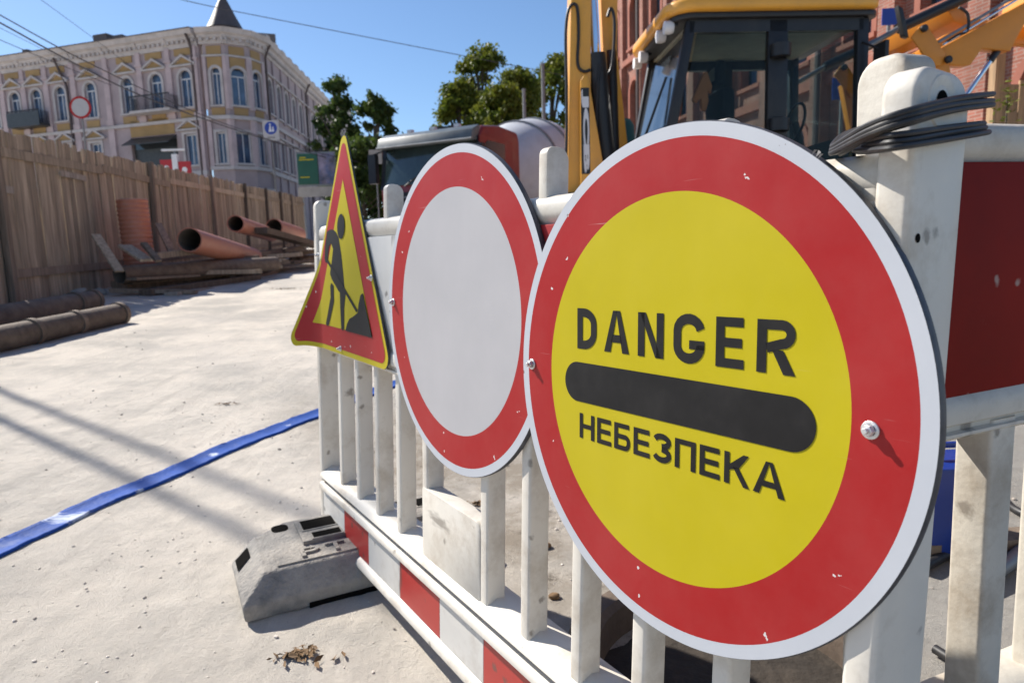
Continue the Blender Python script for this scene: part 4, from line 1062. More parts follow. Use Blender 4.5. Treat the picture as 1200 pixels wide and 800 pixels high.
xb = LL-s_of(185); balcony(fl, xb-1.7, xb+1.9, Z2b-.1, 'iron', 'trim')
xb = LL-s_of(40); balcony(fl, xb-1.6, xb+1.7, Z2b-.15, 'iron', 'shop_dark'); fl.put('balcony_skirt', bx(xb-1.6, xb+1.7, -1.0, -.97, Z2b-.15, Z2b+.72), M['shop_dark'])
drain(fl, LL-s_of(84), 0, ZT-.6, -.5); drain(fl, LL-s_of(233)-.15, 0, ZT-.3)
fl.put('roof', prism(NB(), [(-.75,ZT+.002),(-.75,ZT+.06),(0,ZT+.14),(9,ZT+2.2),(9,ZT+.002)], 0, LL, 'x'), M['roof'])
for px, ww in ((118,1.3),(138,.9),(30,.5)):
    x = LL-s_of(px); fl.put('chimney', bx(x-ww/2, x+ww/2, .6, 1.4, ZT+.1, ZT+(1.0 if ww > 1 else .75)), M['roof'])
# turret: three facets
TRD = 2.45; RS0 = ez(299, 50); TC = (BP0+RS0)/2 + Vector((-.35, .75))
ch = 2*TRD*sin(radians(18.5))
for ang in (-91, -54, -17):
    a = radians(ang); nrm = Vector((cos(a), sin(a))); tg_ = Vector((-nrm.y, nrm.x)); p = TC + nrm*(TRD*cos(radians(18.5))) - tg_*(ch/2)
    ft = Face(cb, p, tg_); wd = .62 if ang == -91 else .98; xc = ch/2
    ft.put('turret_wall', wall_bm(ch, -.3, ZT-.3, [(xc-wd/2,xc+wd/2,Z2b,Z2t),(xc-wd/2,xc+wd/2,Z1b,Z1t)]), M['plaster'])
    window(ft, xc, wd, Z2b, Z2t, True); window(ft, xc, wd, Z1b, Z1t, False)
    for x in (.07, ch-.07):
        ft.put('pilaster', bx(x-.12, x+.12, -.13, -.002, Z2b-.3, ZT-1.75), M['pilaster']); ft.put('pilaster', bx(x-.15, x+.15, -.15, -.002, Z1b-.4, Z2b-1.0), M['pilaster'])
    ft.put('ochre_panel', bx(.26, ch-.26, -.05, -.002, ZT-2.55, ZT-1.8), M['ochre']); ft.put('ochre_panel', bx(.26, ch-.26, -.05, -.002, ZT-1.62, ZT-1.05), M['ochre'])
    ft.put('ochre_panel', bx(.3, ch-.3, -.05, -.002, Z2b-.7, Z2b-.2), M['ochre'])
    for za, zb_, d_ in ((Z2b-1.0,Z2b-.74,.24),(ZT-1.76,ZT-1.64,.12),(Z1b-.45,Z1b-.2,.2),(ZB-.6,ZB-.3,.3)): ft.put('string_course', bx(-.08, ch+.08, -d_, -.003, za, zb_), M['trim'])
    cornice(ft, ch+.2, ZT+.02, -.2)
bm = NB(); lathe(bm, [(2.6,ZT+.03),(2.6,ZT+.12),(1.25,ZT+.30),(1.25,ZT+.62),(1.32,ZT+.66),(.9,ZT+1.45),(.35,ZT+2.6),(.0,ZT+3.3)], 14, Matrix.Translation((TC.x-BP0.x, TC.y-BP0.y, 0))); obj('turret_roof', bm, M['roof'], cb, smooth=30)
# right-hand facade along the side street
RS = Vector((TC.x+TRD*cos(radians(1.5)), TC.y+.1)); RD = (ez(378, 117)-RS).normalized(); RL = (ez(378, 117)-RS).length
frt = Face(cb, RS, RD); rw = [1.4+(RL-2.4)/8*i for i in range(9)]; ops = []
for x in rw: ops += [(x-.5,x+.5,Z2b,Z2t),(x-.5,x+.5,Z1b,Z1t)]
frt.put('wall', wall_bm(RL, -.3, ZT-.3, ops), M['plaster'])
for i, x in enumerate(rw):
    window(frt, x, 1.0, Z2b, Z2t, True, 'flat'); window(frt, x, 1.0, Z1b, Z1t, False, 'flat')
    frt.put('pilaster', bx(x+.9, x+1.3, -.13, -.002, Z2b-.3, ZT-1.0), M['plaster']); frt.put('pilaster', bx(x+.9, x+1.3, -.13, -.002, .1, Z2b-1.0), M['plaster'])
cornice(frt, RL, ZT-.02)
for za, zb_, d_ in ((Z2b-1.0,Z2b-.74,.22),(Z1b-.6,Z1b-.3,.2)): frt.put('string_course', bx(0, RL, -d_, -.003, za, zb_), M['trim'])
drain(frt, .35, 0, ZT-.3); drain(frt, 12.5, 0, ZT-.3)
balcony(frt, 11, 14.5, Z1t+.3, 'iron', 'trim')
for i in range(10): frt.put('parapet_block', bx(.6+2.1*i, 1.5+2.1*i, -.3, .2, ZT, ZT+.55), M['trim'])
frt.put('roof', bx(0, RL, .0, 6, ZT-.4, ZT+.06), M['roof']); frt.put('chimney', bx(15, 16.2, .7, 1.6, ZT+.05, ZT+1.5), M['roof'])

# pale slim building end beyond it
p = at(384,120,74); g = G(p.x,p.y)
pb_ = empty('far_building', (p.x, p.y, g), 'pale plain building end beyond the corner building, beside the trees', 'building')
fb = Face(pb_, (p.x-.9,p.y), (1,.05)); hz = p.z-g
fb.put('wall', wall_bm(2.4, 0, hz, [(1.2,1.75,hz-6,hz-4.6),(1.2,1.75,hz-9.5,hz-8)], 5), M['trim']); fb.put('cornice', bx(-.2,2.6,-.2,.0,hz-.5,hz), M['trim'])
window(fb, 1.475, .55, hz-6, hz-4.6, False); window(fb, 1.475, .55, hz-9.5, hz-8, False)

# advertising panel in front of the side street
p = at(373,200,34)
ad = empty('billboard', (p.x,p.y,G(p.x,p.y)), 'green and blue advertising panel at the far end of the fence', 'billboard')
fa = Face(ad, (p.x-.98,p.y), (1,.0)); z0 = at(373,216,34).z-ad.location.z; z1 = at(373,180,34).z-ad.location.z
fa.put('green_panel', bx(0,.98,-.06,0,z0,z1), M['green_ad']); fa.put('picture_panel', bx(1.02,1.78,-.06,0,z0,z1), M['photo_ad'])
fa.put('frame', bx(-.06,1.84,.004,.08,z0-.08,z1+.08), M['grey_metal']); fa.put('white_strip', bx(-.06,1.84,-.08,.0,z0-.6,z0-.12), M['concrete'])
for x in (.1,1.6): fa.put('leg', bx(x,x+.1,.01,.07,0,z0-.61), M['grey_metal'])
t = NB()
for i, (a, b, zz) in enumerate(((.12,.42,.86),(.08,.8,.79),(.1,.55,.22))): box(t, a, b, -.066, -.061, z0+(z1-z0)*zz, z0+(z1-z0)*zz+.05)
fa.put('print_lines', t, M['film_yellow'])

# red brick building behind the excavator
Q0 = Vector((5.7, 40.)); Q1 = Vector((11.75, 8.)); QL = (Q1-Q0).length
bb_ = empty('brick_building', (Q0.x,Q0.y,G(Q0.x,Q0.y)), 'red brick building with tall arched windows behind the digger', 'building')
zq = bb_.location.z; fq = Face(bb_, Q0, Q1-Q0); HQ = 14.6-zq
qx = [1.9+2.75*i for i in range(11)]; ops = []
for x in qx:
    ops += [(x-.55,x+.55,1.2,3.4),(x-.55,x+.55,5.2,8.0),(x-.55,x+.55,9.6,12.0)]
fq.put('wall', wall_bm(QL, -1.4, HQ, ops, .45), M['brick'])
for x in qx:
    for a, b in ((1.2,3.4),(5.2,8.0),(9.6,12.0)): window(fq, x, 1.1, a, b, True, None, 'brick_trim', .3, framem='shop_dark')
for i in range(12):
    x = .5+2.75*i
    p_ = NB(); box(p_, x-.28, x+.28, -.3, -.002, -1.4, 8.8); box(p_, x-.2, x+.2, -.2, -.002, 8.8, HQ+.9); box(p_, x-.3, x+.3, -.34, .3, HQ+.9, HQ+1.1)
    fq.put('buttress', p_, M['brick'])
for za, d_ in ((4.3,.2),(8.85,.24),(12.9,.2),(HQ-.5,.34)):
    for i in range(11): fq.put('string_course', bx(.8+2.75*i, 2.95+2.75*i, -d_, -.003, za, za+.28), M['brick_trim'])
for i in range(44):
    x = .2+.72*i; fq.put('merlon', bx(x, x+.4, -.05, .4, HQ, HQ+.55), M['brick'])
for x in (6.1, 14.6, 20.0): fq.put('drainpipe', tb([(x,-.42,-1),(x,-.42,HQ-.6)], .09, 8), M['zinc'])
for x, z in ((9.2,8.9),(17.5,6.2)):
    ac = fq.put('air_conditioner', bx(x,x+.85,-.55,-.25,z,z+.6), M['frame_white']); fq.put('fan_grille', bx(x+.12,x+.6,-.56,-.552,z+.06,z+.54), M['shop_dark'], ac)
fq.put('roof', bx(0,QL,.5,9,HQ-.3,HQ-.05), M['roof'])

# ------------------------------------------------------------------ trees
def tree(px, depth, top_py, wpx, leafm, label, seed, n=14000, group='street trees behind the truck', low=.32, leaf=.25, name='tree'):
    rg = random.Random(seed); b = at(px, 300, depth); g = G(b.x, b.y); zt = at(px, top_py, depth).z; H = zt-g; R = wpx/FPX*depth/2
    r = empty(name, (b.x, b.y, g), label, 'tree', rg.uniform(0,6), group)
    t = NB(); pts = [(0,0,-.1),(.1,.05,H*.25),(-.05,.1,H*.5),(.05,0,H*.78)]
    tube(t, pts, [H*.028,H*.022,H*.014,H*.005], 9)
    blobs = []
    for i in range(70):
        k = rg.random()**.8; z = H*(low+(.97-low)*k); prof_ = (sin(pi*min(1,.16+.80*k))**.75)
        rad = R*prof_*sqrt(rg.uniform(.12,1))*.92; a = rg.uniform(0,2*pi)
        e = Vector((cos(a)*rad, sin(a)*rad, z)); blobs.append((e, R*rg.uniform(.08,.24)))
        s = Vector((0,0,min(H*.8, z*rg.uniform(.6,.85))))
        if i < 22: tube(t, [s, (s+e)/2+Vector((0,0,.2)), e], [H*.009,H*.005,H*.002], 6)
    obj('trunk', t, M['bark'], r, smooth=60)
    V_ = []; F_ = []
    tot = sum(s**2 for _, s in blobs)
    for c, s in blobs:
        for i in range(int(n*s*s/tot)):
            d = Vector((rg.gauss(0,1),rg.gauss(0,1),rg.gauss(0,.75)))*s*.62
            p = c+d; L_ = leaf*rg.uniform(.6,1.35); q = Vector((rg.gauss(0,1),rg.gauss(0,1),rg.gauss(0,.7))).normalized(); u = q.orthogonal().normalized()*L_*.5; v = q.cross(u).normalized()*L_*.28
            k = len(V_); V_ += [p-u, p+v, p+u, p-v]; F_.append((k,k+1,k+2,k+3))
    me_ = bpy.data.meshes.new('crown'); me_.from_pydata(V_, [], F_); me_.materials.append(M[leafm]); c_ = bpy.data.objects.new('crown', me_); link(c_, r)
    return r
TL_ = 'bushy green tree in the sunlit group behind the concrete mixer truck'
tree(572, 46, 50, 82, 'leaf_a', 'tallest pointed tree in the sunlit group behind the concrete mixer truck', 1)
tree(545, 43, 92, 66, 'leaf_a', 'low bright green tree at the truck cab side of the sunlit group', 2); tree(612, 44, 74, 74, 'leaf_a', 'bright green tree right behind the shorter grey pole', 3)
tree(650, 48, 58, 70, 'leaf_a', 'tall green tree right behind the taller grey pole, beside the boom', 4); tree(592, 40, 100, 80, 'leaf_a', 'lowest bright green bushy tree above the mixer drum', 5)
tree(690, 50, 75, 60, 'leaf_b', 'dark green tree hidden behind the digger boom', 6, 6000)
tree(405, 44, 88, 62, 'leaf_b', 'dark green tree next to the pale building end', 12, 9000, low=.25)
tree(447, 42, 106, 62, 'leaf_b', 'dark green tree between the pale building end and the mixer truck', 13, 9000, low=.25)
tree(430, 38, 165, 100, 'leaf_b', 'low dark bushy tree in front of the dark green trees', 14, 12000, low=.08)
tree(486, 52, 165, 60, 'leaf_b', 'small far tree directly behind the truck cab', 15, 9000, low=.1)
def pole_thing(px, depth, top_py, r_, label, grp=None, name='street_pole'):
    b = at(px, 300, depth); g = G(b.x,b.y); H = at(px, top_py, depth).z-g
    e = empty(name, (b.x,b.y,g), label, 'pole', 0, grp)
    bm = NB(); lathe(bm, [(r_*1.5,-.05),(r_*1.5,.8),(r_,.85),(r_*.75,H)], 12); obj('shaft', bm, M['pole'], e, smooth=50)
    bm = NB(); lathe(bm, [(r_*.95,H-.02),(r_*.95,H+.06),(0,H+.09)], 12); obj('cap', bm, M['pole'], e)
    return e
pole_thing(619,34,106,.10,'shorter grey street pole in front of the sunlit trees','street poles')
pole_thing(641,34,76,.11,'taller grey street pole in front of the sunlit trees','street poles')
p = at(440,184,30); e = empty('blank_sign', (p.x,p.y,G(p.x,p.y)), 'small blank grey plate on a post before the dark trees', 'sign')
obj('plate', bx(-.28,.28,-.02,0,p.z-e.location.z-.3,p.z-e.location.z+.3), M['concrete'], e); obj('post', tb([(0,.03,0),(0,.03,p.z-e.location.z+.2)], .03, 8), M['pole'], e)

# ------------------------------------------------------------------ street signs over the fence, wires
def street_sign(px, py, depth, label, kind):
    p = at(px, py, depth); g = G(p.x,p.y); e = empty('street_sign', (p.x,p.y,g), label, 'street sign'); z = p.z-g
    obj('post', tb([(0,.05,-.02),(0,.05,z+.35)], .03, 10), M['pole'], e)
    RX = Matrix.Translation((0,0,z)) @ Matrix.Rotation(pi/2, 4, 'X')
    if kind == 'round':
        bm = NB(); lathe(bm, [(.33,-.012),(.33,.0),(.265,0)], 40, RX); bmesh.ops.delete(bm, geom=[f for f in bm.faces if len(f.verts) > 8], context='FACES_ONLY'); obj('red_ring', bm, M['film_red'], e)
        bm = NB(); lathe(bm, [(.265,.0),(0,.0)], 40, RX); obj('white_disc', bm, M['film_white'], e)
        bm = NB(); lathe(bm, [(.32,-.014),(0,-.014)], 32, RX); obj('back_plate', bm, M['metal_back'], e)
    else:
        s = .5; obj('plate', bx(-s*.82,s*.82,-.002,.014,z-s,z+s), M['film_white'], e, .004)
        bm = NB(); lathe(bm, [(.32,.004),(0,.004)], 40, RX @ Matrix.Translation((0,.12,0))); obj('blue_disc', bm, M['sign_blue'], e)
        f = NB()
        prism(f, [(-.10,z+.02),(-.05,z+.24),(.0,z+.24),(.01,z+.1),(.05,z-.06),(-.12,z-.06)], -.008, -.006, 'y'); prism(f, disc_pts(-.03,z+.30,.045,14), -.008, -.006, 'y')
        prism(f, [(.06,z-.06),(.08,z+.1),(.15,z+.1),(.16,z-.06)], -.008, -.006, 'y'); prism(f, disc_pts(.115,z+.15,.035,12), -.008, -.006, 'y')
        obj('people_symbol', f, M['print_white'], e, smooth=None)
        t = text_bm('ЗОНА', .42, .10, .01); fr(t, Matrix.Translation((-.21,-.006,z-.40)) @ RXT); obj('lettering', t, M['film_black'], e, smooth=None)
    return e
street_sign(94,126,21.5,'small round white no entry sign with red border above the board fence','round')
street_sign(317.5,153,36,'square white pedestrian zone sign with a blue disc above the fence','square')
p = at(206,192,34); e = empty('red_kiosk_sign', (p.x,p.y,G(p.x,p.y)), 'red advertising boards on a white post just above the fence', 'sign'); z = p.z-e.location.z
obj('post', bx(-.13,.13,-.1,.1,0,z+.45), M['print_white'], e, .02); obj('lamp_bar', bx(-.62,.5,-.06,.06,z+.62,z+.70), M['print_white'], e, .02); obj('lamp_stem', bx(-.03,.03,-.03,.03,z+.45,z+.62), M['grey_metal'], e)
for a, b, dz in ((-.74,-.14,.08),(.14,.72,-.02)):
    bo = obj('red_board', bx(a,b,-.05,.05,z-.75+dz,z+.12+dz), M['sign_red'], e, .01)
    obj('white_emblem', prism(NB(), disc_pts((a+b)/2,z-.28+dz,.13,18), -.058,-.052,'y'), M['print_white'], bo)
def wire(pts, r_, label, depth, sag=.0):
    P = [at(px,py,d) for (px,py),d in zip(pts, depth)]
    C_ = catmull(P, 12); bm = tb(C_, r_, 6); return tag(obj('overhead_wire', bm, M['wire'], None, smooth=60), label, 'wire', 'overhead wires')
wire([(150,-18),(230,4),(380,34),(545,66),(680,92)], .016, 'single wire crossing the open sky between the turret and the trees', [30,30,31,33,36])
wire([(-60,-14),(0,18),(100,72),(220,128),(330,168),(420,190)], .016, 'upper black wire slanting down past the corner building facade', [18,19,21,25,30,36])
wire([(-60,-4),(0,27),(90,76),(180,118),(300,160),(420,196)], .022, 'thick black wire slanting down past the corner building facade', [18,19,21,24,30,36])
wire([(20,-20),(48,0),(108,44),(150,76)], .012, 'thin wire running from the sky to the chimney of the corner building', [30,32,40,47])
wire([(-60,20),(0,47),(60,72),(130,100)], .012, 'lowest thin wire over the left roof edge of the corner building', [22,23,26,30])
wire([(-60,5),(0,33),(50,58),(110,88)], .009, 'faint thin wire between the thick wires over the left roof', [24,25,28,33])
# twin mast beside the fence (out of view to the left; its two shafts throw the two stripes of shade on the sand)
SD = Vector((TOSUN.x, TOSUN.y)).normalized()
A1 = gnd(120,505); base1 = Vector((A1.x,A1.y)) + SD*9.2; A2 = gnd(150,560); base2 = Vector((A2.x,A2.y)) + SD*8.5
mast = empty('twin_mast', (base1.x,base1.y,G(base1.x,base1.y)), 'tall grey steel mast with two shafts standing behind the board fence', 'mast')
for bse in (base1, base2):
    o_ = bse-base1; H = 9.5
    bm = NB(); lathe(bm, [(.034,-.05),(.030,H*.5),(.028,H)], 14, Matrix.Translation((o_.x,o_.y,0))); obj('shaft', bm, M['pole'], mast, smooth=50)
o_ = base2-base1
for z in (4.2,9.2): obj('cross_bar', tb([(0,0,z),(o_.x,o_.y,z)], .02, 8), M['pole'], mast)

# ------------------------------------------------------------------ wheels
def wheel(parent, x, y, z, R, wd, side, rim='jcb'):
    m = Matrix.Translation((x, y, z)) @ Matrix.Rotation(pi/2, 4, 'X')
    h = wd/2; bm = NB()
    lathe(bm, [(R*.58,-h*.8),(R*.62,-h),(R*.9,-h),(R,-h*.75),(R,h*.75),(R*.9,h),(R*.62,h),(R*.58,h*.8)], 40, m)
    bmesh.ops.delete(bm, geom=[f for f in bm.faces if len(f.verts) > 8], context='FACES_ONLY')
    for k in range(22):
        a = 2*pi*k/22
        for s in (-1,1):
            mm = m @ Matrix.Rotation(a+(.07 if s > 0 else -.07),4,'Z') @ Matrix.Translation((R*1.005,0,s*h*.36)) @ Matrix.Rotation(s*.5,4,'X')
            box(bm, -.02,.025,-.035,.035,-h*.42,h*.42, mm)
    wo = obj('wheel', bm, M['rubber_tyre'], parent, smooth=35)
    bm = NB(); lathe(bm, [(0,-h*.3),(R*.2,-h*.3),(R*.22,-h*.1),(R*.45,h*.1),(R*.56,h*.7),(R*.6,h*.8)], 28, m)
    bm2 = NB(); lathe(bm2, [(R*.6,-h*.8),(R*.5,-h*.3),(R*.2,-h*.45),(0,-h*.45)], 28, m)
    obj('rim', bm, M[rim], wo); obj('rim', bm2, M[rim], wo)
    return wo

# ------------------------------------------------------------------ concrete mixer truck
ta = radians(28); e_ = Vector((-cos(ta), sin(ta))); hd = Vector((-sin(ta), -cos(ta)))
near = Vector((-.58, 14.0)); O = near + e_*1.25
tr = empty('mixer_truck', (O.x, O.y, G(O.x,O.y)+.0), 'red concrete mixer truck with a pale drum, facing the road works', 'truck', atan2(hd.y, hd.x))
def tput(n, bm, m, bevel=0, parent=None, smooth=40, seg=2): return obj(n, bm, M[m], parent or tr, bevel, seg, smooth)
cab = tput('cab', prism(NB(), [(-1.95,.75),(.0,.75),(.02,1.85),(-.16,2.80),(-.34,3.04),(-1.0,3.12),(-1.85,3.08),(-1.95,2.9)], -1.22, 1.22, 'y'), 'truck_red', .06, seg=3)
tput('windscreen', prism(NB(), [(.035,1.92),(.045,1.93),(-.112,2.74),(-.125,2.73)], -1.10, 1.10, 'y'), 'glass_truck', .004)
for s in (-1,1): tput('windscreen_pillar', prism(NB(), [(.035,1.86),(.055,1.86),(-.115,2.80),(-.14,2.80)], s*1.20, s*1.105, 'y'), 'black')
tput('sun_visor', prism(NB(), [(-.12,2.72),(.10,2.70),(.13,2.74),(.05,2.93),(-.20,3.04),(-.26,3.0)], -1.19, 1.19, 'y'), 'truck_grey', .015)
tput('visor_lip', tb([(.125,-1.2,2.73),(.125,1.2,2.73)], .02, 8), 'grey_metal')
for y in (-.55, .2):
    tput('wiper', tb([(.06,y,1.90),(.045,y+.25,2.05),(.02,y+.55,2.18)], .014, 6), 'black')
for y in (-.6,0,.6): tput('roof_lamp', bx(-.38,-.28,y-.06,y+.06,3.06,3.12), 'print_white', .01)
for s in (-1,1):
    dr = tput('door', bx(-1.55,-.12,s*1.222 if s > 0 else -1.24,1.24 if s > 0 else -1.222,.95,2.82), 'truck_red', .006)
    y0, y1 = (1.243,1.252) if s > 0 else (-1.252,-1.243)
    tput('door_window', prism(NB(), [(-1.18,1.95),(-.24,1.82),(-.34,2.66),(-.42,2.74),(-1.18,2.74)], y0, y1, 'y'), 'glass_dark', 0, dr)
    tput('door_handle', bx(-1.45,-1.2,s*1.245 if s > 0 else -1.27,1.27 if s > 0 else -1.245,1.72,1.76), 'black', .005, dr)
    tput('mirror', bx(.02,.14,s*1.34-.1,s*1.34+.1,2.0,2.62), 'black', .03); tput('mirror_arm', tb([(-.1,s*1.2,2.7),(.06,s*1.34,2.62)], .018, 6), 'black')
    hl = tput('headlight', bx(.0,.05,s*.9-.18,s*.9+.18,.85,1.05), 'print_white', .02)
    tput('step', bx(-.9,-.3,s*1.05-.12,s*1.05+.12,.45,.5), 'grey_metal', .01)
tput('grille', bx(.0,.035,-.75,.75,1.12,1.78), 'black', .01)
for i in range(5): tput('grille_bar', bx(.03,.05,-.72,.72,1.18+.12*i,1.21+.12*i), 'grey_metal')
tput('bumper', prism(NB(), [(-.5,.42),(.08,.42),(.10,.8),(-.5,.8)], -1.22, 1.22, 'y'), 'truck_grey', .03)
tput('roof_hatch', bx(-1.1,-.6,-.3,.3,3.10,3.16), 'black', .02)
tput('chassis', bx(-8.4,-.4,-.42,.42,.72,1.0), 'grey_metal', .01)
for x, two in ((-1.0,0),(-5.6,1),(-7.0,1)):
    for s in (-1,1): wheel(tr, x, s*1.03, .5, .5, .3 if not two else .5, s, 'grey_metal')
ang = radians(-12)
dm = Matrix.Translation((-2.65,0,2.25)) @ Matrix.Rotation(-pi/2+radians(12),4,'Y')
bm = NB(); lathe(bm, [(0,0),(.55,0),(.62,.1),(1.0,.85),(1.19,1.6),(1.2,2.5),(1.12,3.1),(.62,4.6),(.55,4.75),(.5,4.75),(.45,4.4)], 44, dm); drum = tput('drum', bm, 'drum', smooth=35)
for z, r_ in ((1.6,1.2),(2.5,1.21)):
    bm = NB(); lathe(bm, [(r_-.02,z-.05),(r_+.015,z-.05),(r_+.015,z+.05),(r_-.02,z+.05)], 44, dm); bmesh.ops.delete(bm, geom=[f for f in bm.faces if len(f.verts) > 8], context='FACES_ONLY'); tput('drum_band', bm, 'grey_metal', 0, drum)
tput('drum_stand', prism(NB(), [(-3.0,1.0),(-2.4,1.0),(-2.5,2.3),(-2.8,2.3)], -.5, .5, 'y'), 'truck_red', .02)
tput('rear_stand', prism(NB(), [(-7.6,1.0),(-6.6,1.0),(-6.9,2.6),(-7.2,2.6)], -.7, .7, 'y'), 'truck_red', .02)
tput('chute', prism(NB(), [(-7.3,2.9),(-7.2,3.1),(-8.3,1.6),(-8.4,1.5)], -.25, .25, 'y'), 'drum', .02)
tput('water_tank', tb([(-2.35,-.9,1.25),(-2.35,.9,1.25)], .25, 20), 'drum')

# ------------------------------------------------------------------ backhoe loader
BYAW = radians(2.5); bo = Vector((1.55, 5.86)); CW = .66      # half width of cab
ex = Vector((cos(BYAW), sin(BYAW))); ey = Vector((-sin(BYAW), cos(BYAW)))
rt = bo + ey*CW
jb = empty('backhoe_loader', (rt.x, rt.y, G(rt.x,rt.y)), 'yellow backhoe loader with a dark glazed cab and folded rear boom', 'digger', BYAW)
jz = jb.location.z
def lp(px, py, yk):
    """photo point -> machine (x, z) on the plane y = yk"""
    d = pray(px, py); o3 = Vector((0,0,CAMH)) - jb.location
    R = Matrix.Rotation(-BYAW, 3, 'Z'); o3 = R @ o3; d = R @ d; t = (yk-o3.y)/d.y; q = o3+d*t; return (q.x, q.z)
def jput(n, bm, m, bevel=0, parent=None, smooth=40, seg=2): return obj(n, bm, M[m], parent or jb, bevel, seg, smooth)
# chassis, bonnet, wheels
jput('chassis', bx(-.6,3.2,-.4,.4,.6,1.0), 'black', .02)
jput('bonnet', prism(NB(), [(1.5,.95),(3.35,.95),(3.4,1.35),(3.2,1.62),(1.5,1.72)], -.42, .42, 'y'), 'jcb', .05, seg=3)
for s in (-1,1):
    wheel(jb, .35, s*.82, .68, .68, .45, s); wheel(jb, 2.75, s*.8, .48, .48, .34, s)
    jput('mudguard', prism(NB(), [(-.45,1.1),(-.3,1.45),(.1,1.6),(.6,1.6),(1.0,1.4),(1.0,1.34),(.6,1.53),(.1,1.53),(-.26,1.4),(-.4,1.08)], s*.58, s*1.02, 'y'), 'jcb', .01)
jput('cab_floor', bx(-.1,1.5,-CW,CW,1.0,1.36), 'black', .02)
# cab frame
ZR = lp(900, 22, -CW)[1]     # underside of the roof
def pill(x0, z0, x1, z1, wd, s, name='pillar'):
    y0, y1 = (s*CW-s*.07, s*CW); y0, y1 = min(y0,y1), max(y0,y1)
    return jput(name, prism(NB(), [(x0-wd/2,z0),(x0+wd/2,z0),(x1+wd/2,z1),(x1-wd/2,z1)], y0, y1, 'y'), 'black', .012)
xm0, zm0 = lp(911,150,-CW); xf1 = lp(1012,30,-CW)[0]; xr1 = lp(811,30,-CW)[0]; xr0 = lp(788,150,-CW)[0]; zr0 = lp(788,150,-CW)[1]
sl_ = (xr0-xr1)/(zr0-ZR)
xrb = xr1+sl_*(1.36-ZR)
for s in (-1,1):
    pill(xrb, 1.36, xr1, ZR, .085, s); pill(xm0, 1.36, xm0-.01, ZR, .17, s, 'centre_pillar'); pill(xf1+.03, 1.36, xf1, ZR, .10, s)
    yk = s*CW
    jput('window_rail', bx(xr1-.02, xf1, min(yk,yk-s*.06), max(yk,yk-s*.06), ZR-.10, ZR), 'black', .01)
    yg = s*(CW-.03)
    ga = jput('side_window', prism(NB(), [(xrb+.05,1.36),(xm0-.09,1.36),(xm0-.10,ZR-.1),(xr1+.05,ZR-.1)], yg-.004, yg+.004, 'y'), 'glass')
    gb = jput('side_window', prism(NB(), [(xm0+.09,1.36),(xf1-.02,1.36),(xf1-.05,ZR-.1),(xm0+.08,ZR-.1)], yg-.004, yg+.004, 'y'), 'glass')
    for z in (ZR-.26, zm0+.02):
        hg = NB(); lathe(hg, [(.05,-.06),(.085,-.05),(.085,.05),(.05,.06)], 18, Matrix.Translation((xm0, yk+s*.02, z))); jput('hinge', hg, 'black')
jput('rear_window', prism(NB(), [(xrb-.02,1.40),(xrb-.012,1.40),(xr1-.012,ZR-.08),(xr1-.02,ZR-.08)], -CW+.08, CW-.08, 'y'), 'glass_dark')
jput('rear_frame', prism(NB(), [(xrb-.03,1.36),(xrb+.03,1.36),(xrb+.02,1.42),(xrb-.04,1.42)], -CW, CW, 'y'), 'black')
jput('front_window', bx(xf1-.01, xf1, -CW+.08, CW-.08, 1.4, ZR-.1), 'glass')
wp = tb([(xrb-.06,-.1,1.7),(xr1-.10,-.25,ZR-.35)], .012, 6); jput('wiper', wp, 'black')
# roof: rounded slab over a black visor carrying work lamps
jput('visor', prism(NB(), rrect(xr1-.16, xf1+.12, -CW-.05, CW+.05, (.18,.1,.1,.18)), ZR, ZR+.05, 'z'), 'black', .01)
jput('roof', prism(NB(), rrect(xr1-.22, xf1+.10, -CW-.11, CW+.11, (.26,.1,.1,.26), 8), ZR+.045, ZR+.15, 'z'), 'jcb', .035, seg=3)
for i, y in enumerate((-CW+.10, -CW+.34, CW-.34, CW-.1)):
    bm = NB(); lathe(bm, [(.045,0),(.055,.03),(.052,.075),(.0,.08)], 20, Matrix.Translation((xr1-.13, y, ZR-.03)) @ Matrix.Rotation(-pi/2,4,'Y') ); lm = jput('work_lamp', bm, 'print_white'); jput('lamp_bracket', bx(xr1-.13,xr1-.09,y-.015,y+.015,ZR-.02,ZR+.03), 'black', 0, lm)
bm = NB(); lathe(bm, [(.05,0),(.05,.03),(.035,.07),(0,.08)], 16, Matrix.Translation((xr1+.02,-CW*.2,ZR+.15))); jput('beacon', bm, 'chrome')
# inside the cab
jput('seat_cushion', bx(.35,.85,-.25,.25,1.55,1.68), 'seat', .05, seg=3)
sx, sz = lp(868,88,-.1); jput('seat_back', prism(NB(), rrect(-.24,.24,1.66,sz-.12,.08), .42, .54, 'x'), 'seat', .03)
hr_ = jput('headrest', prism(NB(), [*rrect(-.16,.16,sz-.10,sz+.13,.05)], .40, .48, 'x'), 'seat', .02)
jput('headrest_mesh', bx(.395,.399,-.09,.09,sz-.04,sz+.07), 'cabin_lining', 0, hr_)
bm = NB(); tube(bm, [(1.2+.0*cos(a)+.03*sin(a), .19*cos(a), 1.95+.17*sin(a)) for a in [2*pi*k/28 for k in range(28)]], .014, 8, closed=True); jput('steering_wheel', bm, 'black'); jput('steering_column', tb([(1.2,0,1.95),(1.38,0,1.36)], .035, 10), 'black')
jput('dashboard', bx(1.3,1.46,-.5,.5,1.36,1.72), 'black', .04)
for y in (-.3,.3): jput('control_lever', tb([(.1,y,1.36),(.02,y,1.75)], .014, 8), 'black'); 
jput('headlining', bx(xr1, xf1-.02, -CW+.08, CW-.08, ZR-.02, ZR-.002), 'cabin_lining')
rx, rz_ = lp(826,100,-CW+.12)
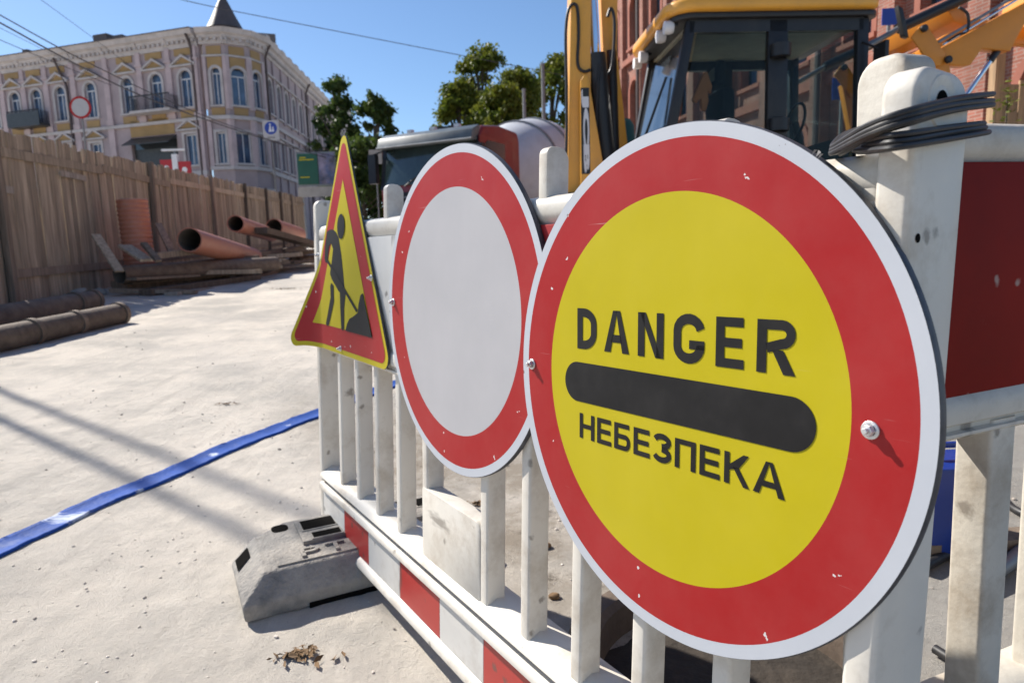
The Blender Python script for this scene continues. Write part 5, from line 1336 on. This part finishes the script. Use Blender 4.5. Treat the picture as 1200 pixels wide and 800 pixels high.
rb = prism(NB(), [(rx-.015,rz_+.10),(rx+.015,rz_+.11),(rx+.035,rz_+.05),(rx+.06,rz_-.01),(rx+.05,rz_-.07),(rx+.02,rz_-.05),(rx+.03,rz_-.13),(rx+.01,rz_-.21),(rx-.03,rz_-.20),(rx-.04,rz_-.11),(rx-.08,rz_-.15),(rx-.11,rz_-.12),(rx-.07,rz_-.03)], -CW+.10, -CW+.15, 'y'); rag = jput('hanging_cloth', rb, 'rag', .015)
# rear boom, folded upright
jput('kingpost', bx(-1.0,-.55,-.22,.22,.5,1.35), 'black', .03)
def pp(pix, yk): return [lp(a,b,yk) for a,b in pix]
B_ = [(668,-60),(691,-60),(690,40),(690,110),(700,190),(702,300),(662,300),(664,150),(666,40)]
jput('boom', prism(NB(), pp(B_, .0), -.13, .13, 'y'), 'jcb', .012)
bpq = pp([(680,95),(684,89),(689,90),(706,190),(706,300),(680,300)], -.2)
bp_ = jput('boom_cheek', prism(NB(), bpq, -.225, -.17, 'y'), 'jcb', .008)
jput('boom_cheek', prism(NB(), bpq, .17, .225, 'y'), 'jcb', .008)
# maker's lettering running down the cheek
a = lp(684.5,103,-.226); b = lp(687,204,-.226)
jput('letter_strip', bx(a[0]-.032, a[0]+.045, -.2275, -.2258, b[1], a[1]), 'black', 0, bp_)
t = text_bm('JCB', (a[1]-b[1])*.97, .068, .06, 1.0)
fr(t, Matrix.Translation((a[0]-.028,-.2285,a[1]-.012)) @ Matrix.Rotation(pi/2,4,'X') @ Matrix.Rotation(-pi/2,4,'Z') @ Matrix.Translation((0,0,0)))
tl_ = jput('maker_letters', t, 'print_white', 0, bp_, None)
xs_ = [v.co.x for v in tl_.data.vertices]; tl_.location.x = (a[0]+.0065)-(min(xs_)+max(xs_))/2
def seg3(p0, p1, yk): q0, q1 = lp(*p0, yk), lp(*p1, yk); return [(q0[0],yk,q0[1]),(q1[0],yk,q1[1])]
jput('ram_barrel', tb(seg3((713,215),(698,64),-.06), .088, 20), 'black'); jput('ram_rod', tb(seg3((698,64),(690,-70),-.06), .038, 16), 'chrome')
jput('ram_barrel', tb(seg3((722,240),(716,60),.10), .05, 16), 'black')
for k,(pix,yk) in enumerate((([(664,100),(663,40),(667,10),(676,8),(678,40),(677,75),(684,84),(692,82)],-.14), ([(712,20),(716,10),(720,24),(719,60),(715,84),(704,90)],.0), ([(703,75),(700,110),(699,150)],-.15), ([(662,220),(664,160),(664,100)],-.14))):
    P = [(lp(*q,yk)[0],yk,lp(*q,yk)[1]) for q in pix]; jput('hydraulic_hose', tb(catmull([Vector(q) for q in P],6), .014, 8), 'black')
jput('dipper', prism(NB(), pp([(700,-60),(724,-60),(722,60),(738,200),(725,260),(712,200)], .12), .08, .2, 'y'), 'jcb', .01)
bm = NB(); lathe(bm, [(.0,.13),(.06,.12),(.1,.06),(.11,-.12),(0,-.12)], 20, Matrix.Translation((lp(731,155,.3)[0],.3,lp(731,155,.3)[1]))); jput('teal_cap', bm, 'teal')
for y in (-.75,.75): jput('stabiliser_leg', bx(-.62,-.48,y-.08,y+.08,.05,1.1), 'jcb', .01); jput('stabiliser_foot', bx(-.75,-.35,y-.16,y+.16,.0,.06), 'black', .01)
# loader arms, raised
for yk in (-.62, .62):
    arm = jput('loader_arm', prism(NB(), pp([(1088,76),(1101,57),(1140,36),(1200,3),(1262,-34),(1340,-20),(1345,5),(1262,-2),(1200,21),(1195,32),(1185,49),(1179,62),(1146,59),(1133,78),(1124,79)], -.62), yk-.05, yk+.05, 'y'), 'jcb_o', .008)
    jput('arm_link', prism(NB(), pp([(1062,47),(1072,34),(1080,32.5),(1102,66),(1096,80),(1086,80)], -.62), yk-.07, yk-.052, 'y'), 'jcb_o', .006)
    jput('arm_post', prism(NB(), pp([(1075,60),(1108,70),(1118,150),(1090,150)], -.62), yk-.045, yk+.045, 'y'), 'jcb_o', .008)
    for q in ((1076,37),(1104,73)):
        c_ = lp(*q,-.62); bm = NB(); lathe(bm, [(0,0),(.03,0),(.03,.02),(.02,.03),(0,.03)], 18, Matrix.Translation((c_[0],yk-.07,c_[1])) @ Matrix.Rotation(pi/2,4,'X')); jput('pivot_pin', bm, 'black')
    def arm_rod(n, p0, p1, r_, m, dy):
        q0, q1 = lp(*p0,-.62), lp(*p1,-.62); jput(n, tb([(q0[0],yk+dy,q0[1]),(q1[0],yk+dy,q1[1])], r_, 14), m)
    arm_rod('lift_ram_rod', (1163,68),(1128,118), .022, 'chrome', 0); arm_rod('lift_ram', (1128,118),(1096,168), .042, 'black', 0); arm_rod('ram_eye', (1160,72),(1170,58), .03, 'black', 0)
    arm_rod('crowd_ram', (1060,30),(1150,-12), .045, 'black', .09); arm_rod('crowd_rod', (1012,58),(1062,29), .024, 'grey_metal', .09); arm_rod('steel_pipe', (1095,52),(1195,-8), .012, 'grey_metal', -.05); arm_rod('steel_pipe', (1100,55),(1200,-6), .010, 'chrome', -.06)
    q = [lp(*z,-.62) for z in ((1118,12),(1128,20),(1128,38),(1117,44),(1104,52))]; jput('hydraulic_hose', tb(catmull([Vector((u,yk-.06,v)) for u,v in q],6), .012, 8), 'black')
jput('arm_bracket', prism(NB(), pp([(1049,8),(1055,12),(1062,46),(1056,44)], -.62), -.66, -.6, 'y'), 'black', .006)
jput('bucket_link', prism(NB(), pp([(1120,2),(1138,0),(1148,20),(1142,26),(1130,20)], -.62), -.5, .5, 'y'), 'jcb_o', .01)
bk = NB(); qx0, qz0 = lp(1340,-5,-.62); prism(bk, [(qx0,qz0),(qx0+.1,qz0+.5),(qx0+.9,qz0+.45),(qx0+.95,qz0+.4),(qx0+.2,qz0+.4),(qx0+.08,qz0)], -1.1, 1.1, 'y'); jput('bucket', bk, 'jcb_o', .01)
jput('mirror', bx(1.5,1.53,-CW-.25,-CW-.08,ZR-.55,ZR-.25), 'black', .01); jput('mirror_arm', tb([(1.45,-CW,ZR-.2),(1.515,-CW-.16,ZR-.3)], .01, 6), 'black')

# ------------------------------------------------------------------ things between digger and brick building
def blue_plate(px, py, depth, s, label, arrow):
    p = at(px,py,depth); e = empty('street_sign', (p.x,p.y,G(p.x,p.y)), label, 'street sign', -.1); z = p.z-e.location.z
    obj('post', tb([(0,.03,0),(0,.03,z+s*.5)], .025, 8), M['pole'], e); obj('plate', bx(-s/2,s/2,-.012,0,z-s/2,z+s/2), M['sign_blue'], e, .003)
    if arrow: obj('arrow', prism(NB(), [(-.035*s/.3,z-s*.36),(.035*s/.3,z-s*.36),(.035*s/.3,z),(.085*s/.3,z),(0,z+s*.38),(-.085*s/.3,z),(-.035*s/.3,z)], -.0155, -.0125, 'y'), M['print_white'], e, smooth=None)
blue_plate(988,104,8.6,.26,'small blue sign with a white up arrow seen through the cab glass',True)
blue_plate(1043,20,9.0,.2,'small blue plate on a post beyond the digger cab',False)
p0 = at(1160,150,8.0); f2 = empty('board_fence', (p0.x,p0.y,G(p0.x,p0.y)), 'short fence of new light boards beyond the raised loader arm', 'fence', .06)
hz = at(1185,97,8.0).z-f2.location.z; src = None; rg = random.Random(4)
for i in range(20):
    bm_h = hz+rg.uniform(-.03,.03)
    if src is None: src = o = obj('plank', bx(-.06,.06,-.012,.012,0,hz), M['wood_new'], f2, .003, 1)
    else: o = inst(src, f2)
    o.location = (.12+.126*i, rg.uniform(-.006,.006), 0); o.scale = (1,1,bm_h/hz); o.rotation_euler = (0, rg.uniform(-.006,.006), 0)
obj('post', bx(-.055,.055,-.05,.05,0,hz+.32), M['wood_new'], f2, .005, 1, loc=(0,-.05,0))
for z in (.5, hz-.4): obj('rail', bx(.06,2.6,.014,.05,z,z+.1), M['wood_new'], f2, .003, 1)
p = at(1180,118,7.6); pl_ = empty('weed', (p.x,p.y,G(p.x,p.y)), 'spindly green weed in front of the light board fence', 'plant'); z = p.z-pl_.location.z
obj('stem', tb([(0,0,0),(.03,0,z*.5),(0,0,z+.05)], .008, 6), M['bark'], pl_)
V_ = []; F_ = []; rg = random.Random(9)
for i in range(60):
    c_ = Vector((rg.gauss(0,.06), rg.gauss(0,.05), z+rg.gauss(0,.09))); u = Vector((rg.gauss(0,1),rg.gauss(0,1),rg.gauss(0,1))).normalized()*.035; v = u.orthogonal().normalized()*.018; k = len(V_); V_ += [c_-u,c_+v,c_+u,c_-v]; F_.append((k,k+1,k+2,k+3))
me_ = bpy.data.meshes.new('leaves'); me_.from_pydata(V_,[],F_); me_.materials.append(M['leaf_a']); link(bpy.data.objects.new('leaves', me_), pl_)
